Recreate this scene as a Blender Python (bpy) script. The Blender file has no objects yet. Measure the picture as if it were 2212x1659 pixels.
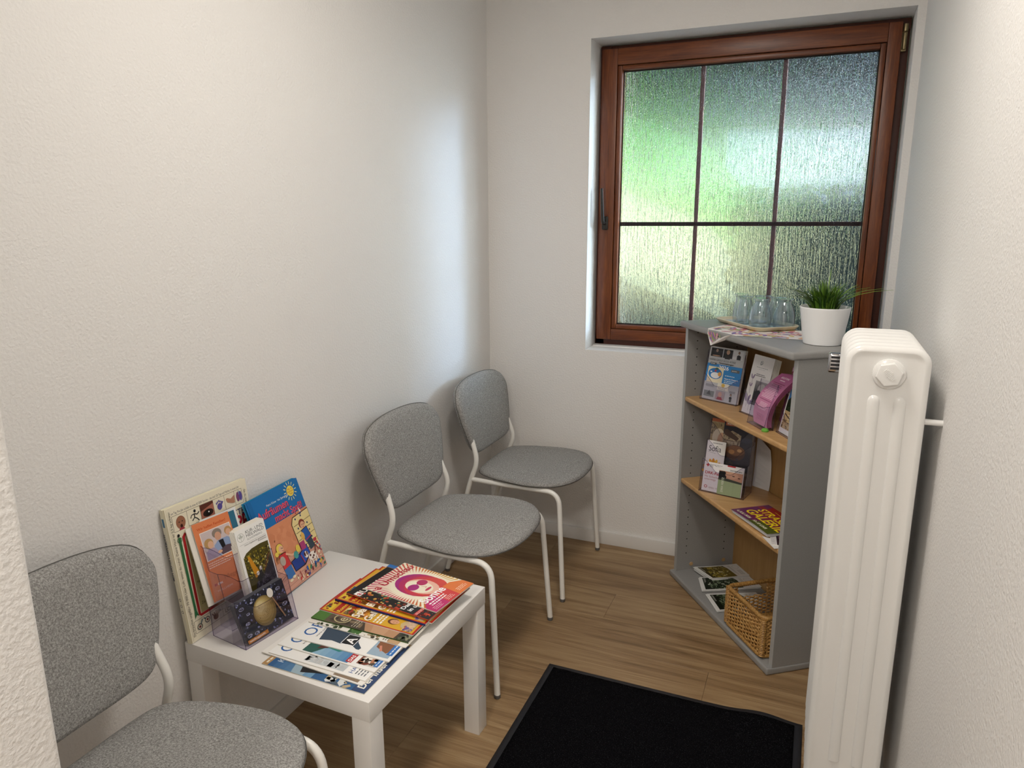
import bpy, bmesh, math, random
from mathutils import Vector, Matrix
R = math.radians
random.seed(7)
C = bpy.context.scene.collection
scn = bpy.context.scene

# ------------------------------------------------------------------ camera, light, exposure
cam_d = bpy.data.cameras.new('camera'); cam = bpy.data.objects.new('camera', cam_d); C.objects.link(cam)
CAM = Vector((1.37354, -2.99513, 1.46368))
F = Vector((-0.37853073, 0.89792329, -0.22460687)); RT = Vector((0.92181736, 0.38760391, -0.0039964)); UP = Vector((-0.08347004, 0.20855928, 0.97444127))
m = Matrix((RT, UP, -F)).transposed().to_4x4(); m.translation = CAM
cam.matrix_world = m
cam_d.sensor_width = 36.0; cam_d.sensor_fit = 'HORIZONTAL'; cam_d.lens = 36.0 * 1554.12 / 2212; cam_d.clip_start = 0.02; cam_d.clip_end = 300
scn.camera = cam
scn.view_settings.view_transform = 'Standard'; scn.view_settings.look = 'None'
scn.view_settings.gamma = 1.0; scn.view_settings.use_curve_mapping = False
scn.view_settings.exposure = 0.10
scn.cycles.transparent_max_bounces = 48
scn.cycles.max_bounces = 16; scn.cycles.transmission_bounces = 14; scn.cycles.glossy_bounces = 6; scn.cycles.diffuse_bounces = 5

world = bpy.data.worlds.new('sky'); scn.world = world; world.use_nodes = True
wn = world.node_tree; bg = wn.nodes['Background']
sky = wn.nodes.new('ShaderNodeTexSky'); sky.sky_type = 'NISHITA'; sky.sun_disc = False
sky.sun_elevation = R(32); sky.sun_rotation = R(62); sky.air_density = 1.0; sky.dust_density = 0.6
wn.links.new(sky.outputs[0], bg.inputs[0]); bg.inputs[1].default_value = 0.27

def light(name, kind, loc, energy, color, direction=None, **kw):
    d = bpy.data.lights.new(name, kind); d.energy = energy; d.color = color
    for k, v in kw.items(): setattr(d, k, v)
    o = bpy.data.objects.new(name, d); C.objects.link(o); o.location = loc
    if direction: o.rotation_euler = Vector(direction).to_track_quat('-Z', 'Y').to_euler()
    return o
light('low_daylight', 'SUN', (6, 5, 3), 15.0, (1.0, 0.96, 0.88), (-0.86, -0.47, -0.185), angle=R(11))
LAMP_ROOM, LAMP_HALL = 13.0, 26.0

# ------------------------------------------------------------------ materials
def lin(c):
    return tuple((x / 12.92 if x <= 0.04045 else ((x + 0.055) / 1.055) ** 2.4) for x in c)
def hexc(h):
    return lin(tuple(int(h[i:i + 2], 16) / 255 for i in (0, 2, 4)))
M = {}
def mat(name, color=(0.8, 0.8, 0.8), rough=0.5, metal=0.0, spec=0.5, **kw):
    m = bpy.data.materials.new(name); m.use_nodes = True; b = m.node_tree.nodes['Principled BSDF']
    b.inputs['Base Color'].default_value = (*color, 1); b.inputs['Roughness'].default_value = rough
    b.inputs['Metallic'].default_value = metal; b.inputs['Specular IOR Level'].default_value = spec
    for k, v in kw.items(): b.inputs[k].default_value = v
    M[name] = m; return m
def nodes(m): return m.node_tree.nodes, m.node_tree.links, m.node_tree.nodes['Principled BSDF']
def coords(m, scale=(1, 1, 1), rot=(0, 0, 0), kind='Object'):
    n, l, b = nodes(m); tc = n.new('ShaderNodeTexCoord'); mp = n.new('ShaderNodeMapping')
    mp.inputs['Scale'].default_value = scale; mp.inputs['Rotation'].default_value = rot
    l.new(tc.outputs[kind], mp.inputs[0]); return mp.outputs[0]
def noise(m, vec, scale, detail=3, rough=0.5, dist=0.0):
    n = m.node_tree.nodes.new('ShaderNodeTexNoise'); n.inputs['Scale'].default_value = scale; n.inputs['Detail'].default_value = detail
    n.inputs['Roughness'].default_value = rough; n.inputs['Distortion'].default_value = dist
    if vec: m.node_tree.links.new(vec, n.inputs['Vector'])
    return n.outputs['Fac']
def bump(m, h, strength, dist):
    n, l, b = nodes(m); bm_ = n.new('ShaderNodeBump'); bm_.inputs['Strength'].default_value = strength; bm_.inputs['Distance'].default_value = dist
    l.new(h, bm_.inputs['Height']); l.new(bm_.outputs[0], b.inputs['Normal']); return bm_
def ramp(m, fac, stops):
    n, l, b = nodes(m); r = n.new('ShaderNodeValToRGB'); e = r.color_ramp.elements
    while len(e) < len(stops): e.new(0.5)
    for i, (p, c) in enumerate(stops): e[i].position = p; e[i].color = (*c, 1)
    l.new(fac, r.inputs[0]); return r.outputs[0]
def setcol(m, out): m.node_tree.links.new(out, m.node_tree.nodes['Principled BSDF'].inputs['Base Color'])

w = mat('wall_plaster', (0.775, 0.765, 0.75), 0.75, spec=0.25)
v = coords(w); n1 = noise(w, v, 150, 3, 0.5)
mr = w.node_tree.nodes.new('ShaderNodeMapRange'); mr.inputs[1].default_value = 0.35; mr.inputs[2].default_value = 0.75
w.node_tree.links.new(n1, mr.inputs[0]); bump(w, mr.outputs[0], 0.6, 0.0012)
mat('ceiling_paint', (0.8, 0.79, 0.77), 0.8)
mat('baseboard_white', (0.72, 0.71, 0.69), 0.45)
mat('lacquer_white', (0.80, 0.785, 0.76), 0.38)
mat('frame_white', (0.83, 0.82, 0.78), 0.33)
f = mat('fabric_grey', (0.3, 0.3, 0.3), 0.95, spec=0.1)
v = coords(f, (1, 1, 1)); a = noise(f, v, 620, 2, 0.7); b2 = noise(f, v, 260, 3, 0.6)
mx = f.node_tree.nodes.new('ShaderNodeMix'); mx.data_type = 'FLOAT'; mx.inputs[0].default_value = 0.5
f.node_tree.links.new(a, mx.inputs[2]); f.node_tree.links.new(b2, mx.inputs[3])
setcol(f, ramp(f, mx.outputs[0], [(0.36, (0.145, 0.142, 0.137)), (0.5, (0.30, 0.297, 0.288)), (0.64, (0.50, 0.495, 0.485))]))
bump(f, a, 0.6, 0.0012)
mat('piping_grey', (0.10, 0.098, 0.092), 0.9)
mat('foot_grey', (0.12, 0.12, 0.12), 0.4)
mat('tag_white', (0.8, 0.8, 0.78), 0.6)
def wood(name, c1, c2, c3, rough, axis=0, k=1.0):
    m = mat(name, c2, rough); s = [14 * k, 14 * k, 14 * k]; s[axis] = 1.1 * k
    v = coords(m, tuple(s)); n_ = noise(m, v, 5, 6, 0.62, 0.8); s2 = [90.0 * k] * 3; s2[axis] = 4
    v2 = coords(m, tuple(s2)); n2 = noise(m, v2, 3, 3, 0.6)
    mx = m.node_tree.nodes.new('ShaderNodeMix'); mx.data_type = 'FLOAT'; mx.inputs[0].default_value = 0.35
    m.node_tree.links.new(n_, mx.inputs[2]); m.node_tree.links.new(n2, mx.inputs[3])
    setcol(m, ramp(m, mx.outputs[0], [(0.3, c1), (0.5, c2), (0.68, c3)])); bump(m, n2, 0.12, 0.0006); return m
# floor planks: every plank has its own tone through the object's random value
fl = mat('floor_oak', (0.3, 0.2, 0.1), 0.42)
n, l, b = nodes(fl); oi = n.new('ShaderNodeObjectInfo'); tc = n.new('ShaderNodeTexCoord'); mp = n.new('ShaderNodeMapping'); mp.inputs['Scale'].default_value = (.85, 12, 1)
va = n.new('ShaderNodeVectorMath'); va.operation = 'SCALE'; va.inputs[0].default_value = (37, 91, 13); l.new(oi.outputs['Random'], va.inputs['Scale'])
l.new(tc.outputs['Object'], mp.inputs[0]); l.new(va.outputs[0], mp.inputs['Location'])
g1 = noise(fl, mp.outputs[0], 1.7, 7, 0.62, 1.3); mp2 = n.new('ShaderNodeMapping'); mp2.inputs['Scale'].default_value = (3.5, 170, 1); l.new(tc.outputs['Object'], mp2.inputs[0])
g2 = noise(fl, mp2.outputs[0], 1.0, 3, 0.6)
mx = n.new('ShaderNodeMix'); mx.data_type = 'FLOAT'; mx.inputs[0].default_value = 0.3; l.new(g1, mx.inputs[2]); l.new(g2, mx.inputs[3])
ad = n.new('ShaderNodeMath'); ad.operation = 'MULTIPLY_ADD'; ad.inputs[1].default_value = 0.09; l.new(oi.outputs['Random'], ad.inputs[0]); l.new(mx.outputs[0], ad.inputs[2])
setcol(fl, ramp(fl, ad.outputs[0], [(0.34, hexc('6b5335')), (0.5, hexc('8d7150')), (0.60, hexc('9d8360')), (0.74, hexc('ae9571'))])); bump(fl, g2, 0.1, 0.0005)
wood('mahogany', hexc('421c09'), hexc('673211'), hexc('80461d'), 0.34, 2)
wood('mahogany_across', hexc('421c09'), hexc('673211'), hexc('80461d'), 0.34, 0)
mat('mahogany_dark', hexc('451c0c'), 0.45)
mat('muntin_brown', hexc('6a302c'), 0.4)
wood('beech', hexc('b38a58'), hexc('be9664'), hexc('caa372'), 0.4, 0, 0.6)
wood('beech_back', hexc('9c7645'), hexc('a68150'), hexc('b08b5b'), 0.45, 2, 0.6)
g = mat('grey_laminate', (0.30, 0.305, 0.30), 0.42); v = coords(g); a = noise(g, v, 900, 2, 0.6)
setcol(g, ramp(g, a, [(0.3, (0.245, 0.243, 0.236)), (0.7, (0.305, 0.303, 0.295))]))
mat('edge_band', (0.38, 0.385, 0.38), 0.4)
mat('hole_dark', (0.02, 0.02, 0.02), 0.9); mat('dowel_cap', hexc('b5946a'), 0.5)
r_ = mat('radiator_enamel', (0.80, 0.80, 0.785), 0.16, spec=0.6); v = coords(r_); a = noise(r_, v, 38, 4, 0.6); bump(r_, a, 0.22, 0.002)
mat('chrome', (0.6, 0.6, 0.62), 0.12, 1.0); mat('black_slot', (0.01, 0.01, 0.012), 0.5); mat('handle_bronze', (0.035, 0.032, 0.028), 0.3, 0.6)
mat('brass_worn', (0.32, 0.26, 0.14), 0.4, 0.8)
mm = mat('mat_pile', (0.004, 0.004, 0.005), 1.0, spec=0.05); v = coords(mm); a = noise(mm, v, 330, 2, 0.9); setcol(mm, ramp(mm, a, [(0.58, (0.0022, 0.0022, 0.003)), (0.72, (0.045, 0.047, 0.052))])); bump(mm, a, 0.8, 0.003)
mat('mat_rubber', (0.012, 0.013, 0.018), 0.55)
mat('pot_white', (0.83, 0.84, 0.85), 0.3); mat('soil', (0.02, 0.012, 0.006), 1)
gr = mat('grass_blade', (0.06, 0.14, 0.01), 0.45); gi = gr.node_tree.nodes.new('ShaderNodeAttribute'); gi.attribute_name = 'Col'; setcol(gr, gi.outputs[0])
pr = mat('print_gloss', (1, 1, 1), 0.38, spec=0.4); gi = pr.node_tree.nodes.new('ShaderNodeAttribute'); gi.attribute_name = 'Col'; setcol(pr, gi.outputs[0])
pm = mat('print_matt', (1, 1, 1), 0.7, spec=0.2); gi = pm.node_tree.nodes.new('ShaderNodeAttribute'); gi.attribute_name = 'Col'; setcol(pm, gi.outputs[0])
wk = mat('wicker', hexc('b88748'), 0.5); v = coords(wk); a = noise(wk, v, 120, 3, 0.6); setcol(wk, ramp(wk, a, [(0.3, hexc('8a5f2c')), (0.5, hexc('b98d50')), (0.7, hexc('d3ad70'))]))
wkd = mat('wicker_band', hexc('a97c3f'), 0.45); v = coords(wkd); a = noise(wkd, v, 200, 3, 0.6); setcol(wkd, ramp(wkd, a, [(0.3, hexc('7d5425')), (0.7, hexc('c69b58'))]))
mat('lamp_body', (0.7, 0.7, 0.7), 0.4)
def clear(name, tint, fac_t, rough, ior=1.45, edge=False):
    m = bpy.data.materials.new(name); m.use_nodes = True; n = m.node_tree.nodes; l = m.node_tree.links; n.clear()
    o = n.new('ShaderNodeOutputMaterial'); t = n.new('ShaderNodeBsdfTransparent'); t.inputs[0].default_value = (*tint, 1)
    g = n.new('ShaderNodeBsdfGlossy'); g.inputs['Roughness'].default_value = rough
    lw = n.new('ShaderNodeLayerWeight'); lw.inputs[0].default_value = 0.5; mx = n.new('ShaderNodeMixShader')
    pw = n.new('ShaderNodeMath'); pw.operation = 'POWER'; pw.inputs[1].default_value = 4.0; l.new(lw.outputs['Facing'], pw.inputs[0])
    mu = n.new('ShaderNodeMath'); mu.operation = 'MULTIPLY_ADD'; mu.inputs[1].default_value = 0.5; mu.inputs[2].default_value = 0.03; l.new(pw.outputs[0], mu.inputs[0])
    l.new(mu.outputs[0], mx.inputs[0]); l.new(t.outputs[0], mx.inputs[1]); l.new(g.outputs[0], mx.inputs[2]); l.new(mx.outputs[0], o.inputs[0])
    M[name] = m; return m
clear('acrylic', (0.93, 0.92, 0.95), 1.0, 0.05); clear('acrylic_edge', (0.60, 0.56, 0.68), 1.0, 0.1)
# drinking glass: real refraction
clear('drinking_glass', (0.93, 0.965, 0.985), 1.0, 0.03)
for nd in M['drinking_glass'].node_tree.nodes:
    if nd.type == 'MATH' and nd.operation == 'POWER': nd.inputs[1].default_value = 2.2
    if nd.type == 'MATH' and nd.operation == 'MULTIPLY_ADD': nd.inputs[1].default_value = 0.85; nd.inputs[2].default_value = 0.10
# rippled window glass: a pane whose relief bends the view; a share of the light passes straight
wg = bpy.data.materials.new('rippled_glass'); wg.use_nodes = True; n = wg.node_tree.nodes; l = wg.node_tree.links; n.clear(); M['rippled_glass'] = wg
o = n.new('ShaderNodeOutputMaterial'); tr = n.new('ShaderNodeBsdfTransparent'); tr.inputs[0].default_value = (0.60, 0.77, 1.0, 1)
gl = n.new('ShaderNodeBsdfGlass'); gl.inputs['IOR'].default_value = 1.45; gl.inputs['Roughness'].default_value = 0.02; gl.inputs[0].default_value = (0.95, 0.99, 0.96, 1)
tc = n.new('ShaderNodeTexCoord')
def nz(sx, sz, sc, det, dist):
    mp = n.new('ShaderNodeMapping'); mp.inputs['Scale'].default_value = (sx, 1, sz); l.new(tc.outputs['Object'], mp.inputs[0])
    q = n.new('ShaderNodeTexNoise'); q.inputs['Scale'].default_value = sc; q.inputs['Detail'].default_value = det; q.inputs['Distortion'].default_value = dist; l.new(mp.outputs[0], q.inputs['Vector']); return q.outputs['Fac']
h1 = nz(125, 13, 1.0, 2, 0.6); h2 = nz(330, 130, 1.0, 1, 0.2)
mx = n.new('ShaderNodeMath'); mx.operation = 'MULTIPLY_ADD'; mx.inputs[1].default_value = 0.30; l.new(h2, mx.inputs[0]); l.new(h1, mx.inputs[2])
bp = n.new('ShaderNodeBump'); bp.inputs['Strength'].default_value = 1.0; bp.inputs['Distance'].default_value = 0.0084; l.new(mx.outputs[0], bp.inputs['Height']); l.new(bp.outputs[0], gl.inputs['Normal'])
ms = n.new('ShaderNodeMixShader'); ms.inputs[0].default_value = 0.69; l.new(tr.outputs[0], ms.inputs[1]); l.new(gl.outputs[0], ms.inputs[2]); l.new(ms.outputs[0], o.inputs[0])
# outdoors
lw = mat('lawn', (0.25, 0.5, 0.1), 0.9); v = coords(lw); a = noise(lw, v, 3, 4, 0.6); setcol(lw, ramp(lw, a, [(0.3, (0.10, 0.32, 0.035)), (0.7, (0.18, 0.47, 0.065))]))
pv = mat('gravel_pale', (0.7, 0.69, 0.5), 0.9); v = coords(pv); a = noise(pv, v, 12, 5, 0.7); setcol(pv, ramp(pv, a, [(0.3, (0.66, 0.62, 0.30)), (0.7, (0.88, 0.82, 0.45))]))
lf = mat('leaf_dark', (0.02, 0.06, 0.035), 0.5); v = coords(lf); a = noise(lf, v, 5, 3, 0.6); setcol(lf, ramp(lf, a, [(0.3, (0.002, 0.011, 0.010)), (0.7, (0.014, 0.048, 0.038))]))
mat('bark', (0.05, 0.035, 0.025), 0.9); mat('house_render', (0.66, 0.66, 0.68), 0.8); mat('roof_tile', (0.03, 0.028, 0.03), 0.9); mat('house_window', (0.05, 0.06, 0.08), 0.2)
em = mat('lamp_glow', (1, 1, 1), 0.5); em.node_tree.nodes['Principled BSDF'].inputs['Emission Color'].default_value = (1, 0.86, 0.68, 1); em.node_tree.nodes['Principled BSDF'].inputs['Emission Strength'].default_value = 6

# ------------------------------------------------------------------ mesh helpers
class MB:
    def __init__(s): s.v = []; s.f = []; s.c = []
    def add(s, vs, fs, col=None):
        k = len(s.v); s.v += [tuple(p) for p in vs]; s.f += [tuple(i + k for i in f) for f in fs]; s.c += [col] * len(fs); return s
    def box(s, a, b, col=None):
        x0, y0, z0 = a; x1, y1, z1 = b
        return s.add([(x0,y0,z0),(x1,y0,z0),(x1,y1,z0),(x0,y1,z0),(x0,y0,z1),(x1,y0,z1),(x1,y1,z1),(x0,y1,z1)],
              [(0,3,2,1),(4,5,6,7),(0,1,5,4),(1,2,6,5),(2,3,7,6),(3,0,4,7)], col)
    def hexa(s, p, col=None):   # 8 points: bottom 4, top 4
        return s.add(p, [(0,3,2,1),(4,5,6,7),(0,1,5,4),(1,2,6,5),(2,3,7,6),(3,0,4,7)], col)
    def rings(s, rs, cap=True, col=None, closed=False):
        n = len(rs[0]); vs = [p for r in rs for p in r]; fs = []
        K = len(rs)
        for i in range(K if closed else K - 1):
            for j in range(n):
                a = i * n + j; b = i * n + (j + 1) % n; i2 = (i + 1) % K
                fs.append((a, b, i2 * n + (j + 1) % n, i2 * n + j))
        if cap and not closed: fs.append(tuple(range(n))[::-1]); fs.append(tuple((K - 1) * n + j for j in range(n)))
        return s.add(vs, fs, col)
    def tube(s, pts, r, n=10, col=None, cap=True):
        pts = [Vector(p) for p in pts]; rs = []; prev = None
        for i, p in enumerate(pts):
            t = (pts[min(i + 1, len(pts) - 1)] - pts[max(i - 1, 0)]).normalized()
            if prev is None: nrm = t.orthogonal().normalized()
            else:
                nrm = prev - t * prev.dot(t); nrm.normalize()
            prev = nrm; bn = t.cross(nrm); rr = r[i] if isinstance(r, (list, tuple)) else r
            rs.append([p + (nrm * math.cos(2 * math.pi * j / n) + bn * math.sin(2 * math.pi * j / n)) * rr for j in range(n)])
        return s.rings(rs, cap, col)
    def lathe(s, prof, c, n=32, col=None, rib=0, ribd=0):
        rs = []
        for (r, z) in prof:
            rs.append([(c[0] + (r * (1 + ribd * math.cos(rib * 2 * math.pi * j / n) if rib else r)) * math.cos(2 * math.pi * j / n) if rib else c[0] + r * math.cos(2 * math.pi * j / n),
                        c[1] + (r * (1 + ribd * math.cos(rib * 2 * math.pi * j / n))) * math.sin(2 * math.pi * j / n) if rib else c[1] + r * math.sin(2 * math.pi * j / n), c[2] + z) for j in range(n)])
        if rib:
            rs = []
            for (r, z) in prof:
                rs.append([(c[0] + r * (1 + ribd * math.cos(rib * 2 * math.pi * j / n)) * math.cos(2 * math.pi * j / n), c[1] + r * (1 + ribd * math.cos(rib * 2 * math.pi * j / n)) * math.sin(2 * math.pi * j / n), c[2] + z) for j in range(n)])
        return s.rings(rs, True, col)
    def build(s, name, m, parent=None, smooth=False, bev=0, seg=2, org=None, recalc=True, angle=40):
        me = bpy.data.meshes.new(name)
        o_ = Vector(org) if org is not None else (Vector(parent.get('_org', (0, 0, 0))) if parent else Vector((0, 0, 0)))
        me.from_pydata([Vector(p) - o_ for p in s.v], [], s.f)
        if any(c is not None for c in s.c):
            at = me.color_attributes.new('Col', 'FLOAT_COLOR', 'CORNER')
            k = 0
            for fi, pl in enumerate(me.polygons):
                c = s.c[fi] or (0.8, 0.8, 0.8)
                for _ in pl.vertices: at.data[k].color = (*c, 1); k += 1
        if recalc:
            bm = bmesh.new(); bm.from_mesh(me); bmesh.ops.recalc_face_normals(bm, faces=bm.faces)
            if bev: bmesh.ops.bevel(bm, geom=[e for e in bm.edges if len(e.link_faces) == 2 and e.calc_face_angle(0) > 0.6], offset=bev, segments=seg, profile=0.6, affect='EDGES', clamp_overlap=True)
            bm.to_mesh(me); bm.free()
        ob = bpy.data.objects.new(name, me); C.objects.link(ob)
        for mm_ in (m if isinstance(m, list) else [m]): me.materials.append(M[mm_])
        if smooth or bev:
            me.shade_smooth()
            me.set_sharp_from_angle(angle=R(angle))
        ob['_org'] = tuple(o_)
        if parent: ob.parent = parent
        elif org is not None: ob.location = o_
        return ob
def root(name, loc, label, cat, group=None):
    o = bpy.data.objects.new(name, None); C.objects.link(o); o.location = loc; o['_org'] = tuple(loc); o['label'] = label; o['category'] = cat
    o.empty_display_size = 0.05
    if group: o['group'] = group
    return o
def tag(o, label, cat, group=None):
    o['label'] = label; o['category'] = cat
    if group: o['group'] = group
    return o
def struct(o): o['kind'] = 'structure'; return o
def fillet(pts, rad, n=6):
    pts = [Vector(p) for p in pts]; out = [pts[0]]
    for i in range(1, len(pts) - 1):
        a, b, c = pts[i - 1], pts[i], pts[i + 1]; r = rad[i - 1] if isinstance(rad, list) else rad
        d1 = (a - b); d2 = (c - b); r1 = min(r, d1.length * .49, d2.length * .49); p = b + d1.normalized() * r1; q = b + d2.normalized() * r1
        for k in range(n + 1):
            t = k / n; out.append(p * (1 - t) ** 2 + b * 2 * t * (1 - t) + q * t * t)
    out.append(pts[-1]); return out
def closed_spline(P, n):
    out = []; K = len(P)
    for i in range(K):
        p0, p1, p2, p3 = (Vector(P[(i + j - 1) % K]) for j in range(4))
        for k in range(n):
            t = k / n
            out.append(0.5 * ((2 * p1) + (p2 - p0) * t + (2 * p0 - 5 * p1 + 4 * p2 - p3) * t * t + (-p0 + 3 * p1 - 3 * p2 + p3) * t ** 3))
    return out

# ------------------------------------------------------------------ room shell
W = 1.6407; ZC = 2.55; YF = -2.56; YN = -4.7; JX = 0.647; YP = -2.735
struct(MB().box((-0.12, YN, -0.02), (0, 0.32, ZC)).build('wall_left', 'wall_plaster'))
struct(MB().box((W, YN, -0.02), (W + 0.12, 0.32, ZC)).build('wall_right', 'wall_plaster'))
b = MB(); X0, X1, Z0, Z1 = 0.4609, 1.6137, 0.8999, 2.1629
def wall_with_hole():
    # front face, back face and reveals of a wall with one rectangular opening
    m_ = MB(); y0, y1 = 0.0, 0.32
    for (a0, a1, c0, c1) in ((0, X0, -0.02, ZC), (X1, W, -0.02, ZC), (X0, X1, -0.02, Z0), (X0, X1, Z1, ZC)):
        m_.box((a0, y0, c0), (a1, y1, c1))
    return m_
wb = wall_with_hole().build('wall_back', 'wall_plaster'); struct(wb)
struct(MB().box((0, YP, -0.02), (JX, YF, ZC)).build('wall_front', 'wall_plaster', bev=0.006, seg=3))
struct(MB().box((0, YN - 0.12, -0.02), (W, YN, ZC)).build('wall_hall', 'wall_plaster'))
struct(MB().box((-0.12, YN - 0.12, ZC), (W + 0.12, 0.32, ZC + 0.1)).build('ceiling', 'ceiling_paint'))
floor = struct(MB().box((-0.1, YN, -0.06), (W + 0.1, 0.3, -0.012)).build('floor', 'mat_rubber'))
rp = random.Random(3)
row = 0; y = 0.14; fixed = {1: 0.366, 3: 0.74, 4: 0.372, 5: 1.152}
while y > YN:
    y1 = y; y0 = max(y - 0.19, YN); joints = []
    s0 = fixed.get(row, rp.uniform(0.1, 1.2)); xx = s0
    if row == 2: s0 = 1.25
    js = sorted([s0 - 1.22, s0, s0 + 1.22]); js = [-0.0] + [j for j in js if 0.06 < j < W - 0.06] + [W]
    for a_, b_ in zip(js[:-1], js[1:]):
        yy1 = min(y1, 0.0)
        p = MB().box((a_ + .00025, y0 + .00025, -0.012), (b_ - .00025, yy1 - .00025, 0.0)); p.build('plank', 'floor_oak', floor, bev=0.0006, seg=1)
    y -= 0.19; row += 1
def baseb(name, a, b_): struct(MB().box(a, b_).build(name, 'baseboard_white', bev=0.003))
baseb('baseboard_left', (0, YF, 0), (0.012, 0, 0.0614)); baseb('baseboard_back', (0.012, -0.012, 0), (W, 0, 0.0614))
baseb('baseboard_right', (W - 0.012, YN, 0), (W, -0.012, 0.0614))

# ------------------------------------------------------------------ window
win = bpy.data.objects.new('window_1', None); C.objects.link(win); win['kind'] = 'structure'; win['_org'] = (1.04, 0.14, 1.5); win.location = (1.04, 0.14, 1.5)
FX0, FX1, FZ0, FZ1 = 0.4640, 1.6100, 0.906, 2.158
def bar(x0, z0, x1, z1, ya, yb, name, mt, bev=0.004): return MB().box((x0, ya, z0), (x1, yb, z1)).build(name, mt, win, bev=bev)
# outer fixed frame
bar(FX0, FZ0, FX0 + .045, FZ1, .135, .20, 'frame', 'mahogany_dark'); bar(FX1 - .035, FZ0, FX1, FZ1, .150, .20, 'frame', 'mahogany_dark')
bar(FX0, FZ0, FX1, FZ0 + .05, .135, .20, 'frame', 'mahogany_dark'); bar(FX0, FZ1 - .04, FX1, FZ1, .140, .20, 'frame', 'mahogany_dark')
# sash
SX0, SX1, SZ0, SZ1 = FX0 + .012, FX1 - .028, FZ0 + .026, FZ1 - .016
GX0, GX1, GZ0, GZ1 = 0.562, 1.517, 1.000, 2.057
OX0, OX1, OZ0, OZ1 = GX0 - .020, GX1 + .020, GZ0 - .020, GZ1 + .020
bar(SX0, SZ0, OX0, SZ1, .112, .18, 'sash', 'mahogany'); bar(OX1, SZ0, SX1, SZ1, .112, .18, 'sash', 'mahogany')
bar(OX0, SZ0, OX1, OZ0, .112, .18, 'sash', 'mahogany_across'); bar(OX0, OZ1, OX1, SZ1, .112, .18, 'sash', 'mahogany_across')
bar(OX0 + .0015, OZ0 + .0015, GX0, OZ1 - .0015, .117, .165, 'glazing_bead', 'mahogany', .005); bar(GX1, OZ0 + .0015, OX1 - .0015, OZ1 - .0015, .117, .165, 'glazing_bead', 'mahogany', .005)
bar(GX0, OZ0 + .0015, GX1, GZ0, .117, .165, 'glazing_bead', 'mahogany_across', .005); bar(GX0, GZ1, GX1, OZ1 - .0015, .117, .165, 'glazing_bead', 'mahogany_across', .005)
pane = bar(GX0 - .004, GZ0 - .004, GX1 + .004, GZ1 + .004, .144, .148, 'pane', 'rippled_glass', 0)
bar(.8765, GZ0, .8935, GZ1, .1485, .155, 'muntin', 'muntin_brown', .002); bar(1.1865, GZ0, 1.2035, GZ1, .1485, .155, 'muntin', 'muntin_brown', .002)
bar(GX0, 1.4285, GX1, 1.4455, .1480, .1545, 'muntin', 'muntin_brown', .002)
bar(FX0, FZ0 - .02, FX1, FZ0, .10, .32, 'window_sill', 'baseboard_white', .003)
for a_ in ((GX0, GZ0, GX0 + .004, GZ1), (GX1 - .004, GZ0, GX1, GZ1), (GX0, GZ0, GX1, GZ0 + .005), (GX0, GZ1 - .005, GX1, GZ1)): bar(a_[0], a_[1], a_[2], a_[3], .1415, .1442, 'gasket', 'hole_dark', 0)
hd = MB().box((.494, .098, 1.413), (.520, .112, 1.470)).build('handle', 'handle_bronze', win, bev=.005, seg=3)
MB().tube(fillet([(.507, .10, 1.441), (.507, .068, 1.441), (.501, .062, 1.585)], .014), [.0075] * 8 + [.006], 10).build('handle_lever', 'handle_bronze', hd, smooth=True)
hg = MB(); hg.tube([(1.592, .128, 2.05), (1.592, .128, 2.105)], .007, 12); hg.box((1.580, .134, 2.045), (1.600, .150, 2.112)); hg.tube([(1.592, .128, 2.110), (1.592, .128, 2.135)], .009, 12); hg.tube([(1.584, .131, 2.06), (1.584, .134, 2.06)], .0035, 8); hg.tube([(1.597, .131, 2.052), (1.597, .134, 2.052)], .0035, 8)
hg.build('hinge', 'brass_worn', win, bev=.001)

# ------------------------------------------------------------------ lamps
lp = root('ceiling_lamp', (0.95, -1.65, ZC), 'round white ceiling lamp above the mat in the waiting room', 'lamp')
MB().lathe([(.17, -.03), (.17, 0)], (.95, -1.65, ZC), 40).build('lamp_body', 'lamp_body', lp, smooth=True)
MB().lathe([(.02, -.075), (.10, -.066), (.15, -.045), (.165, -.03)], (.95, -1.65, ZC), 40).build('lamp_shade', 'lamp_glow', lp, smooth=True)
light('room_lamp_light', 'AREA', (.95, -1.65, ZC - .10), LAMP_ROOM, (1.0, .935, .86), (0, 0, -1), shape='DISK', size=.36)
lp = root('hall_lamp', (0.95, -3.75, ZC), 'round white ceiling lamp in the hallway behind the viewer', 'lamp')
MB().lathe([(.17, -.03), (.17, 0)], (.95, -3.75, ZC), 40).build('lamp_body', 'lamp_body', lp, smooth=True)
MB().lathe([(.02, -.075), (.10, -.066), (.15, -.045), (.165, -.03)], (.95, -3.75, ZC), 40).build('lamp_shade', 'lamp_glow', lp, smooth=True)
light('hall_lamp_light', 'AREA', (.95, -3.75, ZC - .10), LAMP_HALL, (1.0, .935, .86), (0, 0, -1), shape='DISK', size=.45)

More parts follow.
